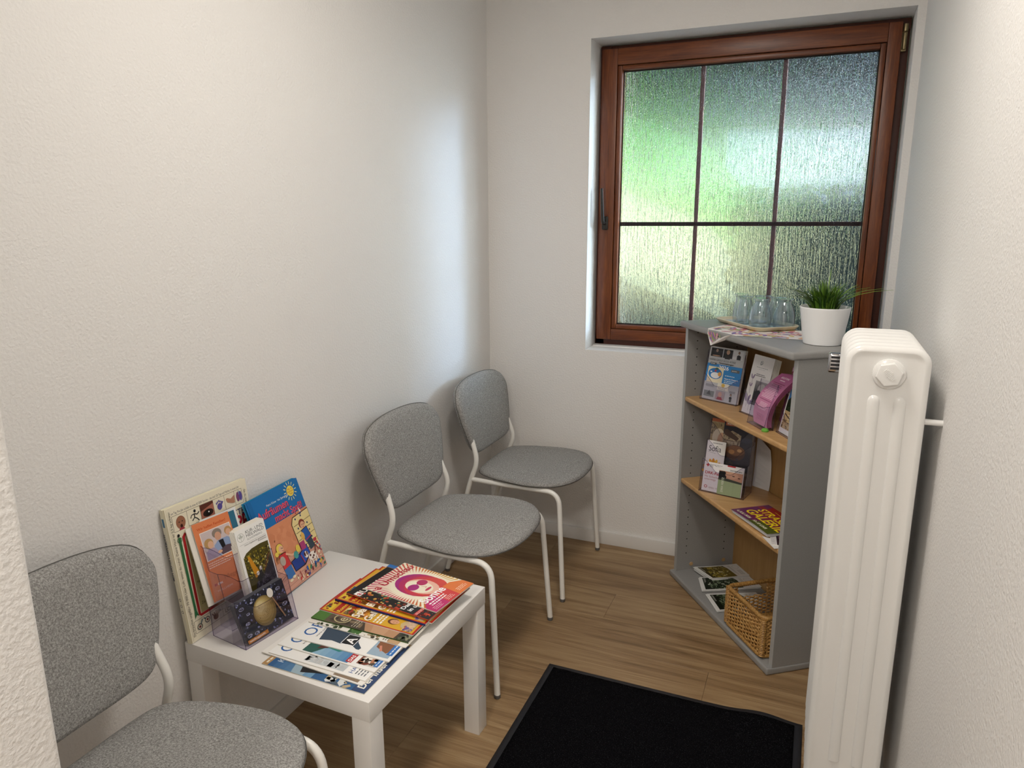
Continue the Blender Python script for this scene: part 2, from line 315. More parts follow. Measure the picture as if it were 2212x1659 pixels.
# ------------------------------------------------------------------ chairs (built once, copied)
def chair():
    t = root('waiting_chair', (0, 0, 0), '', 'chair', 'grey waiting chairs along the left wall')
    # seat outline in (s, t): s away from the wall
    half = [(.150, .0), (.152, .10), (.165, .162), (.215, .198), (.31, .226), (.41, .236), (.495, .212), (.548, .150), (.573, .06)]
    P = half + [(s, -t_) for s, t_ in reversed(half) if t_ > 0]
    out = closed_spline([(s, t_, 0) for s, t_ in P], 4); cen = Vector((.38, 0, 0))
    prof = [(.0, .446), (.90, .446), (.965, .447), (.992, .4505), (1.0, .4545), (1.0, .4555), (.996, .461), (.975, .468), (.93, .4735), (.83, .4785), (.62, .4815), (.3, .4825), (.0, .4825)]
    m_ = MB(); rs = []
    for k, z in prof:
        kk = max(k, .002); rs.append([(cen.x + (p.x - cen.x) * kk, p.y * kk, z - 0.010 * max(0, 1 - ((p.x - .38) * kk / .2) ** 2) * (kk < .95) * (z > .45)) for p in out])
    m_.rings(rs); m_.build('seat', 'fabric_grey', t, smooth=True, angle=70)
    pp = [(cen.x + (p.x - cen.x) * 1.002, p.y * 1.002, .455) for p in out]; m_ = MB()
    rr = []
    for i, p in enumerate(pp):
        q = Vector(pp[(i + 1) % len(pp)]) - Vector(pp[i - 1]); q.normalize(); nrm = Vector((q.y, -q.x, 0)); rr.append([Vector(p) + nrm * .0016 * math.cos(a) + Vector((0, 0, .0016 * math.sin(a))) for a in (0, 1.57, 3.14, 4.71)])
    m_.rings(rr, closed=True); m_.build('piping', 'piping_grey', t, smooth=True)
    # backrest outline (t, z)
    half = [(0, .522), (.10, .524), (.158, .535), (.186, .565), (.212, .635), (.230, .705), (.232, .752), (.200, .797), (.12, .818), (.0, .824)]
    P = half + [(-a, z) for a, z in reversed(half[1:-1])]
    out = closed_spline([(a, z, 0) for a, z in P], 4); cz = .68
    def bp_(a, z, d):  # d: thickness coordinate, front positive
        s = .163 - (z - .52) * .235 - .018 * (1 - (a / .24) ** 2) + .006
        return (s + d, a, z)
    prof = [(0, -.030), (.88, -.030), (.965, -.027), (.995, -.019), (1.0, -.012), (.992, -.002), (.965, .005), (.90, .009), (.75, .012), (.4, .013), (0, .013)]
    m_ = MB(); rs = []
    for k, d in prof:
        kk = max(k, .002); rs.append([bp_(p.x * kk, cz + (p.y - cz) * kk, d) for p in out])
    m_.rings(rs); m_.build('backrest', 'fabric_grey', t, smooth=True, angle=70)
    rr = []
    pts = [Vector(bp_(p.x * 1.003, cz + (p.y - cz) * 1.003, -.013)) for p in out]
    for i, p in enumerate(pts):
        q = (pts[(i + 1) % len(pts)] - pts[i - 1]).normalized(); nr = q.cross(Vector((1, 0, 0))).normalized(); rr.append([p + nr * .0015 * math.cos(a) + Vector((.0015 * math.sin(a), 0, 0)) for a in (0, 1.57, 3.14, 4.71)])
    m_ = MB(); m_.rings(rr, closed=True); m_.build('piping', 'piping_grey', t, smooth=True)
    for sg in (-1, 1):
        # front leg with the side rail
        m_ = MB(); m_.tube(fillet([(.150, .194 * sg, .432), (.28, .208 * sg, .434), (.528, .219 * sg, .4385), (.556, .243 * sg, .012)], [.05, .055], 8), .0098, 12)
        lg = m_.build('leg', 'frame_white', t, smooth=True)
        MB().lathe([(.009, 0), (.0104, .003), (.0104, .013)], (.556, .243 * sg, 0), 14).build('foot_cap', 'foot_grey', lg, smooth=True)
        # rear leg running up to the backrest
        m_ = MB(); m_.tube(fillet([(.022, .190 * sg, .012), (.143, .194 * sg, .435), (.172, .190 * sg, .510), (.118, .172 * sg, .66), (.10, .17 * sg, .72)], [.04, .05, .05], 7), .0098, 12)
        lg = m_.build('leg', 'frame_white', t, smooth=True)
        MB().lathe([(.009, 0), (.0104, .003), (.0104, .013)], (.022, .190 * sg, 0), 14).build('foot_cap', 'foot_grey', lg, smooth=True)
    m_ = MB(); m_.tube([(.24, -.203, .434), (.24, .203, .434)], .008, 8); m_.tube([(.46, -.215, .436), (.46, .215, .436)], .008, 8)
    m_.build('cross_bar', 'frame_white', t, smooth=True)
    m_ = MB(); m_.box((.235, -.075, .368), (.2365, -.030, .436)); m_.box((.2375, -.055, .380), (.239, -.012, .436)); m_.build('care_tag', 'tag_white', t)
    return t
def copy_tree(o, parent=None):
    c = o.copy(); C.objects.link(c)
    if parent: c.parent = parent
    for ch in o.children: copy_tree(ch, c)
    return c
ch0 = chair()
specs = [((.004, -.951, 0), 'grey fabric chair between the white table and the corner chair', 0), ((.004, -.322, 0), 'grey fabric chair farthest back, in the room corner beside the window wall', R(0)), ((.004, -2.222, 0), 'grey fabric chair nearest the viewer, partly hidden by the wall edge at lower left', 0)]
for i, (loc, lab, rz) in enumerate(specs):
    c_ = ch0 if i == 0 else copy_tree(ch0)
    c_.location = loc; c_.rotation_euler.z = rz; c_['label'] = lab

# ------------------------------------------------------------------ table
TR_ = -0.0379; TC, TS = math.cos(TR_), math.sin(TR_)
tb = root('side_table', (0.0122, -1.8491, 0), 'square white lacquered side table with four thick legs, covered in magazines', 'table'); tb['_org'] = (0, 0, 0); tb.rotation_euler.z = TR_
MB().box((0, 0, .40), (.55, .55, .45)).build('tabletop', 'lacquer_white', tb, bev=.0015)
for a_, c_ in ((0, 0), (.5, 0), (.5, .5), (0, .5)): MB().box((a_ + .001, c_ + .001, 0), (a_ + .05 - .001, c_ + .05 - .001, .40)).build('leg', 'lacquer_white', tb, bev=.0015)

# ------------------------------------------------------------------ mat
mt_ = root('door_mat', (1.05, -1.4, 0), 'black doormat with fine pile and rubber edge lying on the wooden floor', 'doormat')
MX0, MX1, MY1, MY0 = .652, 1.444, -.968, -2.17
N = 40; top = []
def mz(x, y): 
    d = min(x - MX0, MX1 - x, MY1 - y, y - MY0); z = .003 + min(d / .012, 1) * .002
    z += .012 * math.exp(-((x - 1.33) / .07) ** 2 - ((y - MY1) / .08) ** 2); return z
def grid(m_, x0, x1, y0, y1, nx, ny, zf, zb=None):
    vs = []; fs = []
    for i in range(nx + 1):
        for j in range(ny + 1):
            x_ = x0 + (x1 - x0) * i / nx; y_ = y0 + (y1 - y0) * j / ny; vs.append((x_, y_, zf(x_, y_)))
    for i in range(nx):
        for j in range(ny): a = i * (ny + 1) + j; fs.append((a, a + ny + 1, a + ny + 2, a + 1))
    m_.add(vs, fs); return m_
m_ = MB(); grid(m_, MX0, MX1, MY0, MY1, 60, 60, mz); mo = m_.build('rubber_border', 'mat_rubber', mt_, smooth=True)
md = mo.modifiers.new('solid', 'SOLIDIFY'); md.thickness = .0025; md.offset = -1
m_ = MB(); grid(m_, MX0 + .022, MX1 - .022, MY0 + .022, MY1 - .022, 60, 60, lambda x, y: mz(x, y) + .0035 + random.random() * .0012); mo = m_.build('pile', 'mat_pile', mt_, smooth=True)
md = mo.modifiers.new('solid', 'SOLIDIFY'); md.thickness = .0034; md.offset = -1

# ------------------------------------------------------------------ shelf unit
SO = Vector((1.3286, -0.7579, 0)); SU = Vector((-0.59697942, 0.80225655, 0)); SV = Vector((0.80225655, 0.59697942, 0))
def S(u, v, z): return SO + SU * u + SV * v + Vector((0, 0, z))
SW, SD, SH = .7115, .290, 1.0752
sr = root('bookshelf', S(SW / 2, SD / 2, 0), 'grey open bookcase with beech shelves standing askew beside the radiator', 'bookshelf')
def sbox(u0, u1, v0, v1, z0, z1): return MB().hexa([S(u0, v0, z0), S(u1, v0, z0), S(u1, v1, z0), S(u0, v1, z0), S(u0, v0, z1), S(u1, v0, z1), S(u1, v1, z1), S(u0, v1, z1)])
sbox(0, SW, 0, SD, 0, .025).build('base_board', 'grey_laminate', sr, bev=.007, seg=3)
sbox(-.004, SW + .002, -.006, SD, SH - .024, SH).build('top_board', 'grey_laminate', sr, bev=.008, seg=3)
for nm, u0 in (('side_panel', 0.002), ('side_panel', SW - .020)):
    pn = sbox(u0, u0 + .018, .021, SD, .025, SH - .024).build(nm, 'grey_laminate', sr)
    sbox(u0, u0 + .018, .0195, .021, .0255, SH - .0245).build('edge_band', 'edge_band', pn).location = (0, 0, 0)
sbox(.020, SW - .020, SD - .008, SD - .002, .025, SH - .024).build('back_panel', 'beech_back', sr)
for z in (.757, .417): sbox(.0205, SW - .0205, .020, SD - .009, z, z + .019).build('shelf_board', 'beech', sr, bev=.006, seg=3)
m_ = MB()
for k in range(30):
    z = .10 + k * .032
    for vv in (.062, .235):
        if abs(z - .77) < .02 or abs(z - .43) < .02: continue
        for uu, sg in ((SW - .020, -1), (.020, 1)):
            c = S(uu, vv, z); m_.rings([[c + SV * (.0026 * math.cos(a)) + Vector((0, 0, .0026 * math.sin(a))) + SU * (sg * d) for a in [i * math.pi / 4 for i in range(8)]] for d in (.0001, .0004)])
ho = m_.build('shelf_pin_holes', 'hole_dark', sr); ho['kind'] = 'stuff'
for vv in (.088, .238):
    for zz in (.048, SH - .045):
        for uu, sg in ((SW - .020, -1),):
            c = S(uu, vv, zz); MB().rings([[c + SV * (r * math.cos(a)) + Vector((0, 0, r * math.sin(a))) + SU * (sg * d) for a in [i * math.pi / 8 for i in range(16)]] for r, d in ((.0085, .0001), (.0085, .0012), (.007, .0022))]).build('screw_cap', 'dowel_cap', sr)

# ------------------------------------------------------------------ radiator
rd = root('radiator', (1.53, -1.22, 0), 'tall white enamelled column radiator standing at the right wall', 'radiator')
RX0, RX1, RZ0, RZ1, RY = 1.443, 1.606, .105, 1.200, -1.335
def rrect(x0, x1, z0, z1, r, y, n=6):
    pts = []
    for cx, cz, a0 in ((x1 - r, z1 - r, 0), (x0 + r, z1 - r, 90), (x0 + r, z0 + r, 180), (x1 - r, z0 + r, 270)):
        for k in range(n + 1): a = R(a0 + 90 * k / n); pts.append(Vector((cx + r * math.cos(a), y, cz + r * math.sin(a))))
    return pts
def inset(x0, x1, z0, z1, r, y, i): return rrect(x0 + i, x1 - i, z0 + i, z1 - i, max(r - i, .003), y)
PIT = .046
for k in range(6):
    y0 = RY + k * PIT; g_ = (RX0, RX1, RZ0, RZ1, .036)
    m_ = MB(); m_.rings([inset(*g_, y0 + .0035, .024), inset(*g_, y0 + .0028, .017), inset(*g_, y0 + .0005, .013), inset(*g_, y0, .010), inset(*g_, y0 + .0035, .002), inset(*g_, y0 + .007, 0), inset(*g_, y0 + .010, .0025), inset(*g_, y0 + .022, .003), inset(*g_, y0 + PIT - .008, .003), inset(*g_, y0 + PIT - .005, .0), inset(*g_, y0 + PIT - .002, .001), inset(*g_, y0 + PIT - .0002, .010)])
    sc = m_.build('section', 'radiator_enamel', rd, smooth=True, angle=50)
    if k == 0:
        for cx in (1.506, 1.556):
            # raised vertical columns on the end face
            m_ = MB(); rs = []
            for i in range(25):
                t_ = i / 24; z = .19 + (1.095 - .19) * (1 - (1 - t_) ** 3); dz_ = min(1, (1.095 - z) / .014, (z - .176) / .014)
                e = math.sqrt(max(0.0004, 1 - (1 - dz_) ** 2)); rs.append([(cx + .0125 * e * math.cos(a), y0 + .0048 - .0062 * e * math.sin(a), z) for a in [math.pi * j / 10 for j in range(11)]])
            n_ = 11; vs = [p for r in rs for p in r]; fs = [(i * n_ + j, i * n_ + j + 1, (i + 1) * n_ + j + 1, (i + 1) * n_ + j) for i in range(24) for j in range(10)]
            m_.add(vs, fs); m_.build('column', 'radiator_enamel', sc, smooth=True, recalc=True)
PC = Vector((1.5290, RY, 1.1435))
def ycyl(r0, r1, d0, d1, n, ph=0): return [[PC + Vector((r * math.cos(a + ph), -d, r * math.sin(a + ph))) for a in [2 * math.pi * i / n for i in range(n)]] for r, d in ((r0, d0), (r1, d1))]
m_ = MB(); a_ = ycyl(.0315, .0315, -.004, .004, 40); a_ += [ycyl(.029, .029, .006, .006, 40)[0]]; m_.rings(a_); pg = m_.build('plug', 'radiator_enamel', rd, smooth=True)
m_ = MB(); m_.rings(ycyl(.0268, .0268, .005, .0135, 6, R(12)) + [ycyl(.0250, .025, .015, .015, 6, R(12))[0]]); m_.build('plug_nut', 'radiator_enamel', pg, bev=.0012)
m_ = MB(); ca, sa_ = math.cos(R(-48)), math.sin(R(-48))
for k_ in range(9):
    uu = -.0125 + k_ * .0031; hh = (.0035, .0048, .0055, .0062, .0075, .0062, .0055, .0045, .0035)[k_]
    q_ = [(uu - .0008, -hh), (uu + .0008, -hh), (uu + .0008, hh), (uu - .0008, hh)]; q_ = [(x * ca - z * sa_, x * sa_ + z * ca) for x, z in q_]
    m_.hexa([PC + Vector((x, -.0148, z)) for x, z in q_] + [PC + Vector((x, -.0162, z)) for x, z in q_])
m_.build('embossed_mark', 'radiator_enamel', pg)
# bracket, pipe, feet
m_ = MB(); m_.tube([(RX1 - .004, RY + .018, 1.043), (W, RY + .018, 1.043)], .0065, 12); m_.build('wall_bracket', 'radiator_enamel', rd, smooth=True)
m_ = MB(); m_.tube([(W - .018, RY + .30, .02), (W - .018, RY + .30, 1.0)], .008, 10); m_.build('pipe', 'radiator_enamel', rd, smooth=True)
for yy in (RY + .02, RY + 5 * PIT + .02):
    for xx in (RX0 + .04, RX1 - .04): MB().tube([(xx, yy, 0), (xx, yy, RZ0 + .02)], [.014, .018], 12).build('foot', 'radiator_enamel', rd, smooth=True)
# chrome slotted fitting at the far end of the radiator
cf = MB(); cx, cy, cz = 1.437, RY + 6 * PIT + .03, 1.107
cr = tag(MB().box((cx - .020, cy - .024, cz - .026), (cx + .020, cy + .004, cz + .024)).build('chrome_fitting', 'chrome', None, bev=.007, seg=3, org=(cx, cy, cz)), 'small chrome slotted fitting wedged between bookcase top and radiator', 'metal fitting')
cr['_org'] = (cx, cy, cz)
for k in range(4): MB().box((cx - .014, cy - .0256, cz - .017 + k * .0095), (cx + .014, cy - .0235, cz - .0115 + k * .0095)).build('slot', 'black_slot', cr)
MB().tube([(cx, cy, cz), (RX0 + .03, cy - .01, cz)], .006, 8).build('stem', 'chrome', cr, smooth=True)

# ------------------------------------------------------------------ outdoors, seen through the rippled pane
def surf(name, mt, rows, lab=None):
    m_ = MB(); n_ = len(rows[0]); vs = [p for r in rows for p in r]; fs = [(i * n_ + j, i * n_ + j + 1, (i + 1) * n_ + j + 1, (i + 1) * n_ + j) for i in range(len(rows) - 1) for j in range(n_ - 1)]
    m_.add(vs, fs); return struct(m_.build(name, mt, None, smooth=True))
surf('ground', 'leaf_dark', [[(-25, .34, -.4), (25, .34, -.4)], [(-25, 4.4, -.3), (25, 4.4, -.3)], [(-25, 40, 1.2), (25, 40, 1.2)]])
surf('gravel_slope', 'gravel_pale', [[(-9, 5.3, 2.6), (-1.5, 5.3, 1.0), (.25, 5.4, .42), (1.0, 5.5, .0)], [(-9, 6.5, 3.0), (-1.5, 6.5, 1.45), (.0, 6.5, .85), (.9, 6.6, .2)], [(-9, 8, 3.4), (-1.5, 8, 1.9), (-.2, 8, 1.4), (.6, 8, .6)]])
surf('lawn_bank', 'lawn', [[(-10, 7.9, 3.35), (-1.5, 7.9, 1.87), (-.3, 7.9, 1.40), (.3, 8, .8)], [(-10, 10, 4.5), (-1.5, 10, 2.5), (-.75, 10, 2.15), (.2, 10, 1.0)], [(-10, 12.2, 5.5), (-2, 12.2, 3.35), (-1.0, 12.2, 2.9), (.1, 12.2, 1.3)], [(-10, 16, 5.6), (-2, 16, 3.5), (-1, 16, 3.0), (.2, 16, 1.4)]])
struct(MB().box((-.6, .33, 2.50), (2.6, 1.15, 2.60)).build('added_eave_1', 'mahogany_dark'))  # unseen eave above the window, added to block high sky light
def leaves(m_, c, rx, ry, rz, n, size, rng):
    for _ in range(n):
        while True:
            p = Vector((rng.uniform(-1, 1), rng.uniform(-1, 1), rng.uniform(-1, 1)))
            if .35 < p.length < 1: break
        q = Vector(c) + Vector((p.x * rx, p.y * ry, p.z * rz)); a = Vector((rng.gauss(0, 1), rng.gauss(0, 1), rng.gauss(0, .6))).normalized(); b_ = a.orthogonal().normalized(); s_ = size * rng.uniform(.6, 1.4)
        m_.add([q - a * s_, q + b_ * s_ * .5, q + a * s_, q - b_ * s_ * .5], [(0, 1, 2, 3)])
rg = random.Random(11)
def tree(x, y, z0, h, r, lab, n=1500):
    t = root('tree', (x, y, z0), lab, 'tree', 'dark trees behind the rippled glass')
    MB().tube([(x, y, z0), (x + .05, y, z0 + h * .4), (x, y, z0 + h * .8)], [.16, .12, .05], 8).build('trunk', 'bark', t, smooth=True)
    m_ = MB()
    for k in range(5): leaves(m_, (x + rg.uniform(-.15, .15) * r, y + rg.uniform(-.15, .15) * r, z0 + h * (.18 + .19 * k)), r * (1 - .10 * k), r * .8, h * .17, n // 5, .19, rg)
    m_.build('crown', 'leaf_dark', t, recalc=False)
TREES = [(-10.0, 15.5, 4.6, 8, 1.45, 'dark tree farthest left behind the rippled glass'), (-6.8, 15.5, 4.0, 8, 1.45, 'dark tree left of the others above the green lawn'), (-3.5, 15.2, 3.2, 8, 1.45, 'dark tree above the green lawn behind the left panes'),
         (-5.4, 24, 2.0, 15, 2.1, 'tall dark tree behind the middle upper pane'), (-.6, 24.5, 1.0, 16, 2.15, 'tall dark tree above the pale house'), (4.3, 24.5, 1.0, 16, 2.15, 'tall dark tree right of the one above the house'), (9.2, 24.5, 1.0, 15, 2.1, 'tall dark tree farthest right behind the glass')]
for x, y, z0, h, r, lab in TREES: tree(x, y, z0, h, r, lab, 8500)
def hedge(name, a, b_, n, lab):
    t = root(name, ((a[0] + b_[0]) / 2, (a[1] + b_[1]) / 2, a[2]), lab, 'hedge'); m_ = MB()
    cs = [(a[i] + b_[i]) / 2 for i in range(3)]
    for _ in range(n):
        q = Vector([rg.uniform(a[i], b_[i]) for i in range(3)]); a_ = Vector((rg.gauss(0, 1), rg.gauss(0, 1), rg.gauss(0, .6))).normalized(); bb = a_.orthogonal().normalized(); s_ = (.07 if b_[2] < 5 else .45) * rg.uniform(.6, 1.4)
        m_.add([q - a_ * s_, q + bb * s_ * .5, q + a_ * s_, q - bb * s_ * .5], [(0, 1, 2, 3)])
    m_.build('foliage', 'leaf_dark', t, recalc=False)
    MB().box((a[0] + .1, a[1] + .1, a[2]), (b_[0] - .1, b_[1] - .1, b_[2] - .15)).build('stem', 'leaf_dark', t)
hedge('hedge', (.62, 3.6, -.35), (4.5, 4.5, 1.72), 6500, 'dark green hedge behind the lower right window panes')
hedge('conifer_hedge', (-16, 27, .5), (14, 28.6, 12.5), 9000, 'tall dark conifer hedge far behind the trees outside')
hs = root('house', (1.5, 17.5, 0), 'pale sunlit house blurred white behind the right window panes', 'house')
ha = Vector((-.7, 14.2, 0)); hd1 = Vector((.64, .768, 0)); hd2 = Vector((-.768, .64, 0))
def hpt(a, b_, z): return ha + hd1 * a + hd2 * b_ + Vector((0, 0, z))
MB().hexa([hpt(0, 0, .2), hpt(7.5, 0, .2), hpt(7.5, 1.6, .2), hpt(0, 1.6, .2), hpt(0, 0, 3.4), hpt(7.5, 0, 3.9), hpt(7.5, 1.6, 3.9), hpt(0, 1.6, 3.4)]).build('wall', 'house_render', hs)
MB().hexa([hpt(-.3, -.3, 3.4), hpt(7.8, -.3, 3.9), hpt(7.8, 1.9, 3.9), hpt(-.3, 1.9, 3.4), hpt(0, .8, 4.6), hpt(7.5, .8, 5.1), hpt(7.5, 1.0, 5.1), hpt(0, 1.0, 4.6)]).build('roof', 'roof_tile', hs)
MB().hexa([hpt(4.6, -.04, 1.9), hpt(5.5, -.04, 1.9), hpt(5.5, .02, 1.9), hpt(4.6, .02, 1.9), hpt(4.6, -.04, 3.0), hpt(5.5, -.04, 3.0), hpt(5.5, .02, 3.0), hpt(4.6, .02, 3.0)]).build('window', 'house_window', hs)

# ------------------------------------------------------------------ printed matter
FC = {}
def textmesh(s, bold):
    if (s, bold) in FC: return FC[(s, bold)]
    cu = bpy.data.curves.new('t', 'FONT'); cu.body = s; cu.size = 1; cu.resolution_u = 3; cu.offset = .022 if bold else 0.0
    ob = bpy.data.objects.new('t', cu); me = ob.to_mesh()
    vs = [(p.co.x, p.co.y) for p in me.vertices]; fs = [tuple(p.vertices) for p in me.polygons]; ob.to_mesh_clear()
    bpy.data.objects.remove(ob); bpy.data.curves.remove(cu)
    w_ = max([x for x, _ in vs] or [0]); FC[(s, bold)] = (vs, fs, w_); return FC[(s, bold)]
def col(c): return hexc(c) if isinstance(c, str) else c
class Art:
    def __init__(s, asp, bgc, seed=1): s.asp = asp; s.items = []; s.k = 0; s.r = random.Random(seed); s.rect(0, 0, 1, asp, bgc)
    def _a(s, vs, fs, c): s.items.append((vs, fs, col(c), s.k))
    def poly(s, pts, c): s.k += 1; s._a(pts, [tuple(range(len(pts)))], c); return s
    def rect(s, x0, y0, x1, y1, c): return s.poly([(x0, y0), (x1, y0), (x1, y1), (x0, y1)], c)
    def ell(s, x, y, rx, ry, c, n=24, rot=0):
        cr, sr_ = math.cos(R(rot)), math.sin(R(rot))
        return s.poly([(x + rx * math.cos(a) * cr - ry * math.sin(a) * sr_, y + rx * math.cos(a) * sr_ + ry * math.sin(a) * cr) for a in [2 * math.pi * i / n for i in range(n)]], c)
    def ring(s, x, y, rx, ry, w, c, n=28):
        s.k += 1; o_ = [(x + rx * math.cos(a), y + ry * math.sin(a)) for a in [2 * math.pi * i / n for i in range(n)]]; i_ = [(x + (rx - w) * math.cos(a), y + (ry - w) * math.sin(a)) for a in [2 * math.pi * i / n for i in range(n)]]
        s._a(o_ + i_, [(j, (j + 1) % n, n + (j + 1) % n, n + j) for j in range(n)], c); return s
    def line(s, pts, w, c):
        s.k += 1
        for (x0, y0), (x1, y1) in zip(pts[:-1], pts[1:]):
            d = math.hypot(x1 - x0, y1 - y0) or 1e-6; nx, ny = -(y1 - y0) / d * w / 2, (x1 - x0) / d * w / 2
            s._a([(x0 + nx, y0 + ny), (x1 + nx, y1 + ny), (x1 - nx, y1 - ny), (x0 - nx, y0 - ny)], [(0, 1, 2, 3)], c)
        return s
    def text(s, t, x, y, size, c, rot=0, bold=False, align='L', sx=1.0, clip=None):
        vs, fs, w_ = textmesh(t, bold); s.k += 1; ox = {'L': 0, 'C': -w_ / 2, 'R': -w_}[align]; cr, sr_ = math.cos(R(rot)), math.sin(R(rot))
        out = [(x + (vx + ox) * size * sx * cr + vy * size * sr_, y + (vx + ox) * size * sx * sr_ - vy * size * cr) for vx, vy in vs]
        if clip is not None: fs = [f for f in fs if max(out[i][0] for i in f) <= clip]
        s._a(out, fs, c); return s
    def lines(s, x, y, w, n, dy, h, c, align='L'):
        s.k += 1
        for i in range(n):
            xx = x; ww = w * s.r.uniform(.7, 1.0); x0 = {'L': x, 'C': x - ww / 2, 'R': x - ww}[align]; e = x0 + ww
            while x0 < e:
                q = min(e, x0 + s.r.uniform(.02, .06)); yy = y + i * dy; s._a([(x0, yy), (q, yy), (q, yy + h), (x0, yy + h)], [(0, 1, 2, 3)], c); x0 = q + .012
        return s
    def speck(s, x0, y0, x1, y1, n, cs, r0, r1, el=1.0, ins=None):
        for j in range(4):
            s.k += 1
            for _ in range(n // 4 + 1):
                x = s.r.uniform(x0, x1); y = s.r.uniform(y0, y1)
                if ins and not ins(x, y): continue
                r_ = s.r.uniform(r0, r1); a0 = s.r.uniform(0, 6.28); K = 5
                s._a([(min(max(x + r_ * el * math.cos(a) * math.cos(a0) - r_ * math.sin(a) * math.sin(a0), x0), x1), min(max(y + r_ * el * math.cos(a) * math.sin(a0) + r_ * math.sin(a) * math.cos(a0), y0), y1)) for a in [2 * math.pi * i / K for i in range(K)]], [tuple(range(K))], s.r.choice(cs) if not isinstance(cs, str) else cs)
        return s
    def grad(s, x0, y0, x1, y1, c0, c1, n=8, horiz=False):
        a, b_ = col(c0), col(c1); s.k += 1
        for i in range(n):
            t = i / (n - 1); c = tuple(a[k] * (1 - t) + b_[k] * t for k in range(3))
            if horiz: q = [(x0 + (x1 - x0) * i / n, y0), (x0 + (x1 - x0) * (i + 1) / n, y0), (x0 + (x1 - x0) * (i + 1) / n, y1), (x0 + (x1 - x0) * i / n, y1)]
            else: q = [(x0, y0 + (y1 - y0) * i / n), (x1, y0 + (y1 - y0) * i / n), (x1, y0 + (y1 - y0) * (i + 1) / n), (x0, y0 + (y1 - y0) * (i + 1) / n)]
            s._a(q, [(0, 1, 2, 3)], c)
        return s
def surface(rows):
    rows = [(Vector(a), Vector(b_)) for a, b_ in rows]; K = len(rows)
    def P(u, v):
        if K == 2: a, b_ = rows[0][0].lerp(rows[1][0], v), rows[0][1].lerp(rows[1][1], v); return a.lerp(b_, u)
        ws = []
        for i in range(K):
            w_ = 1.0
            for j in range(K):
                if j != i: w_ *= (v - j / (K - 1)) / ((i - j) / (K - 1))
            ws.append(w_)
        a = sum((rows[i][0] * ws[i] for i in range(K)), Vector()); b_ = sum((rows[i][1] * ws[i] for i in range(K)), Vector()); return a.lerp(b_, u)
    return P
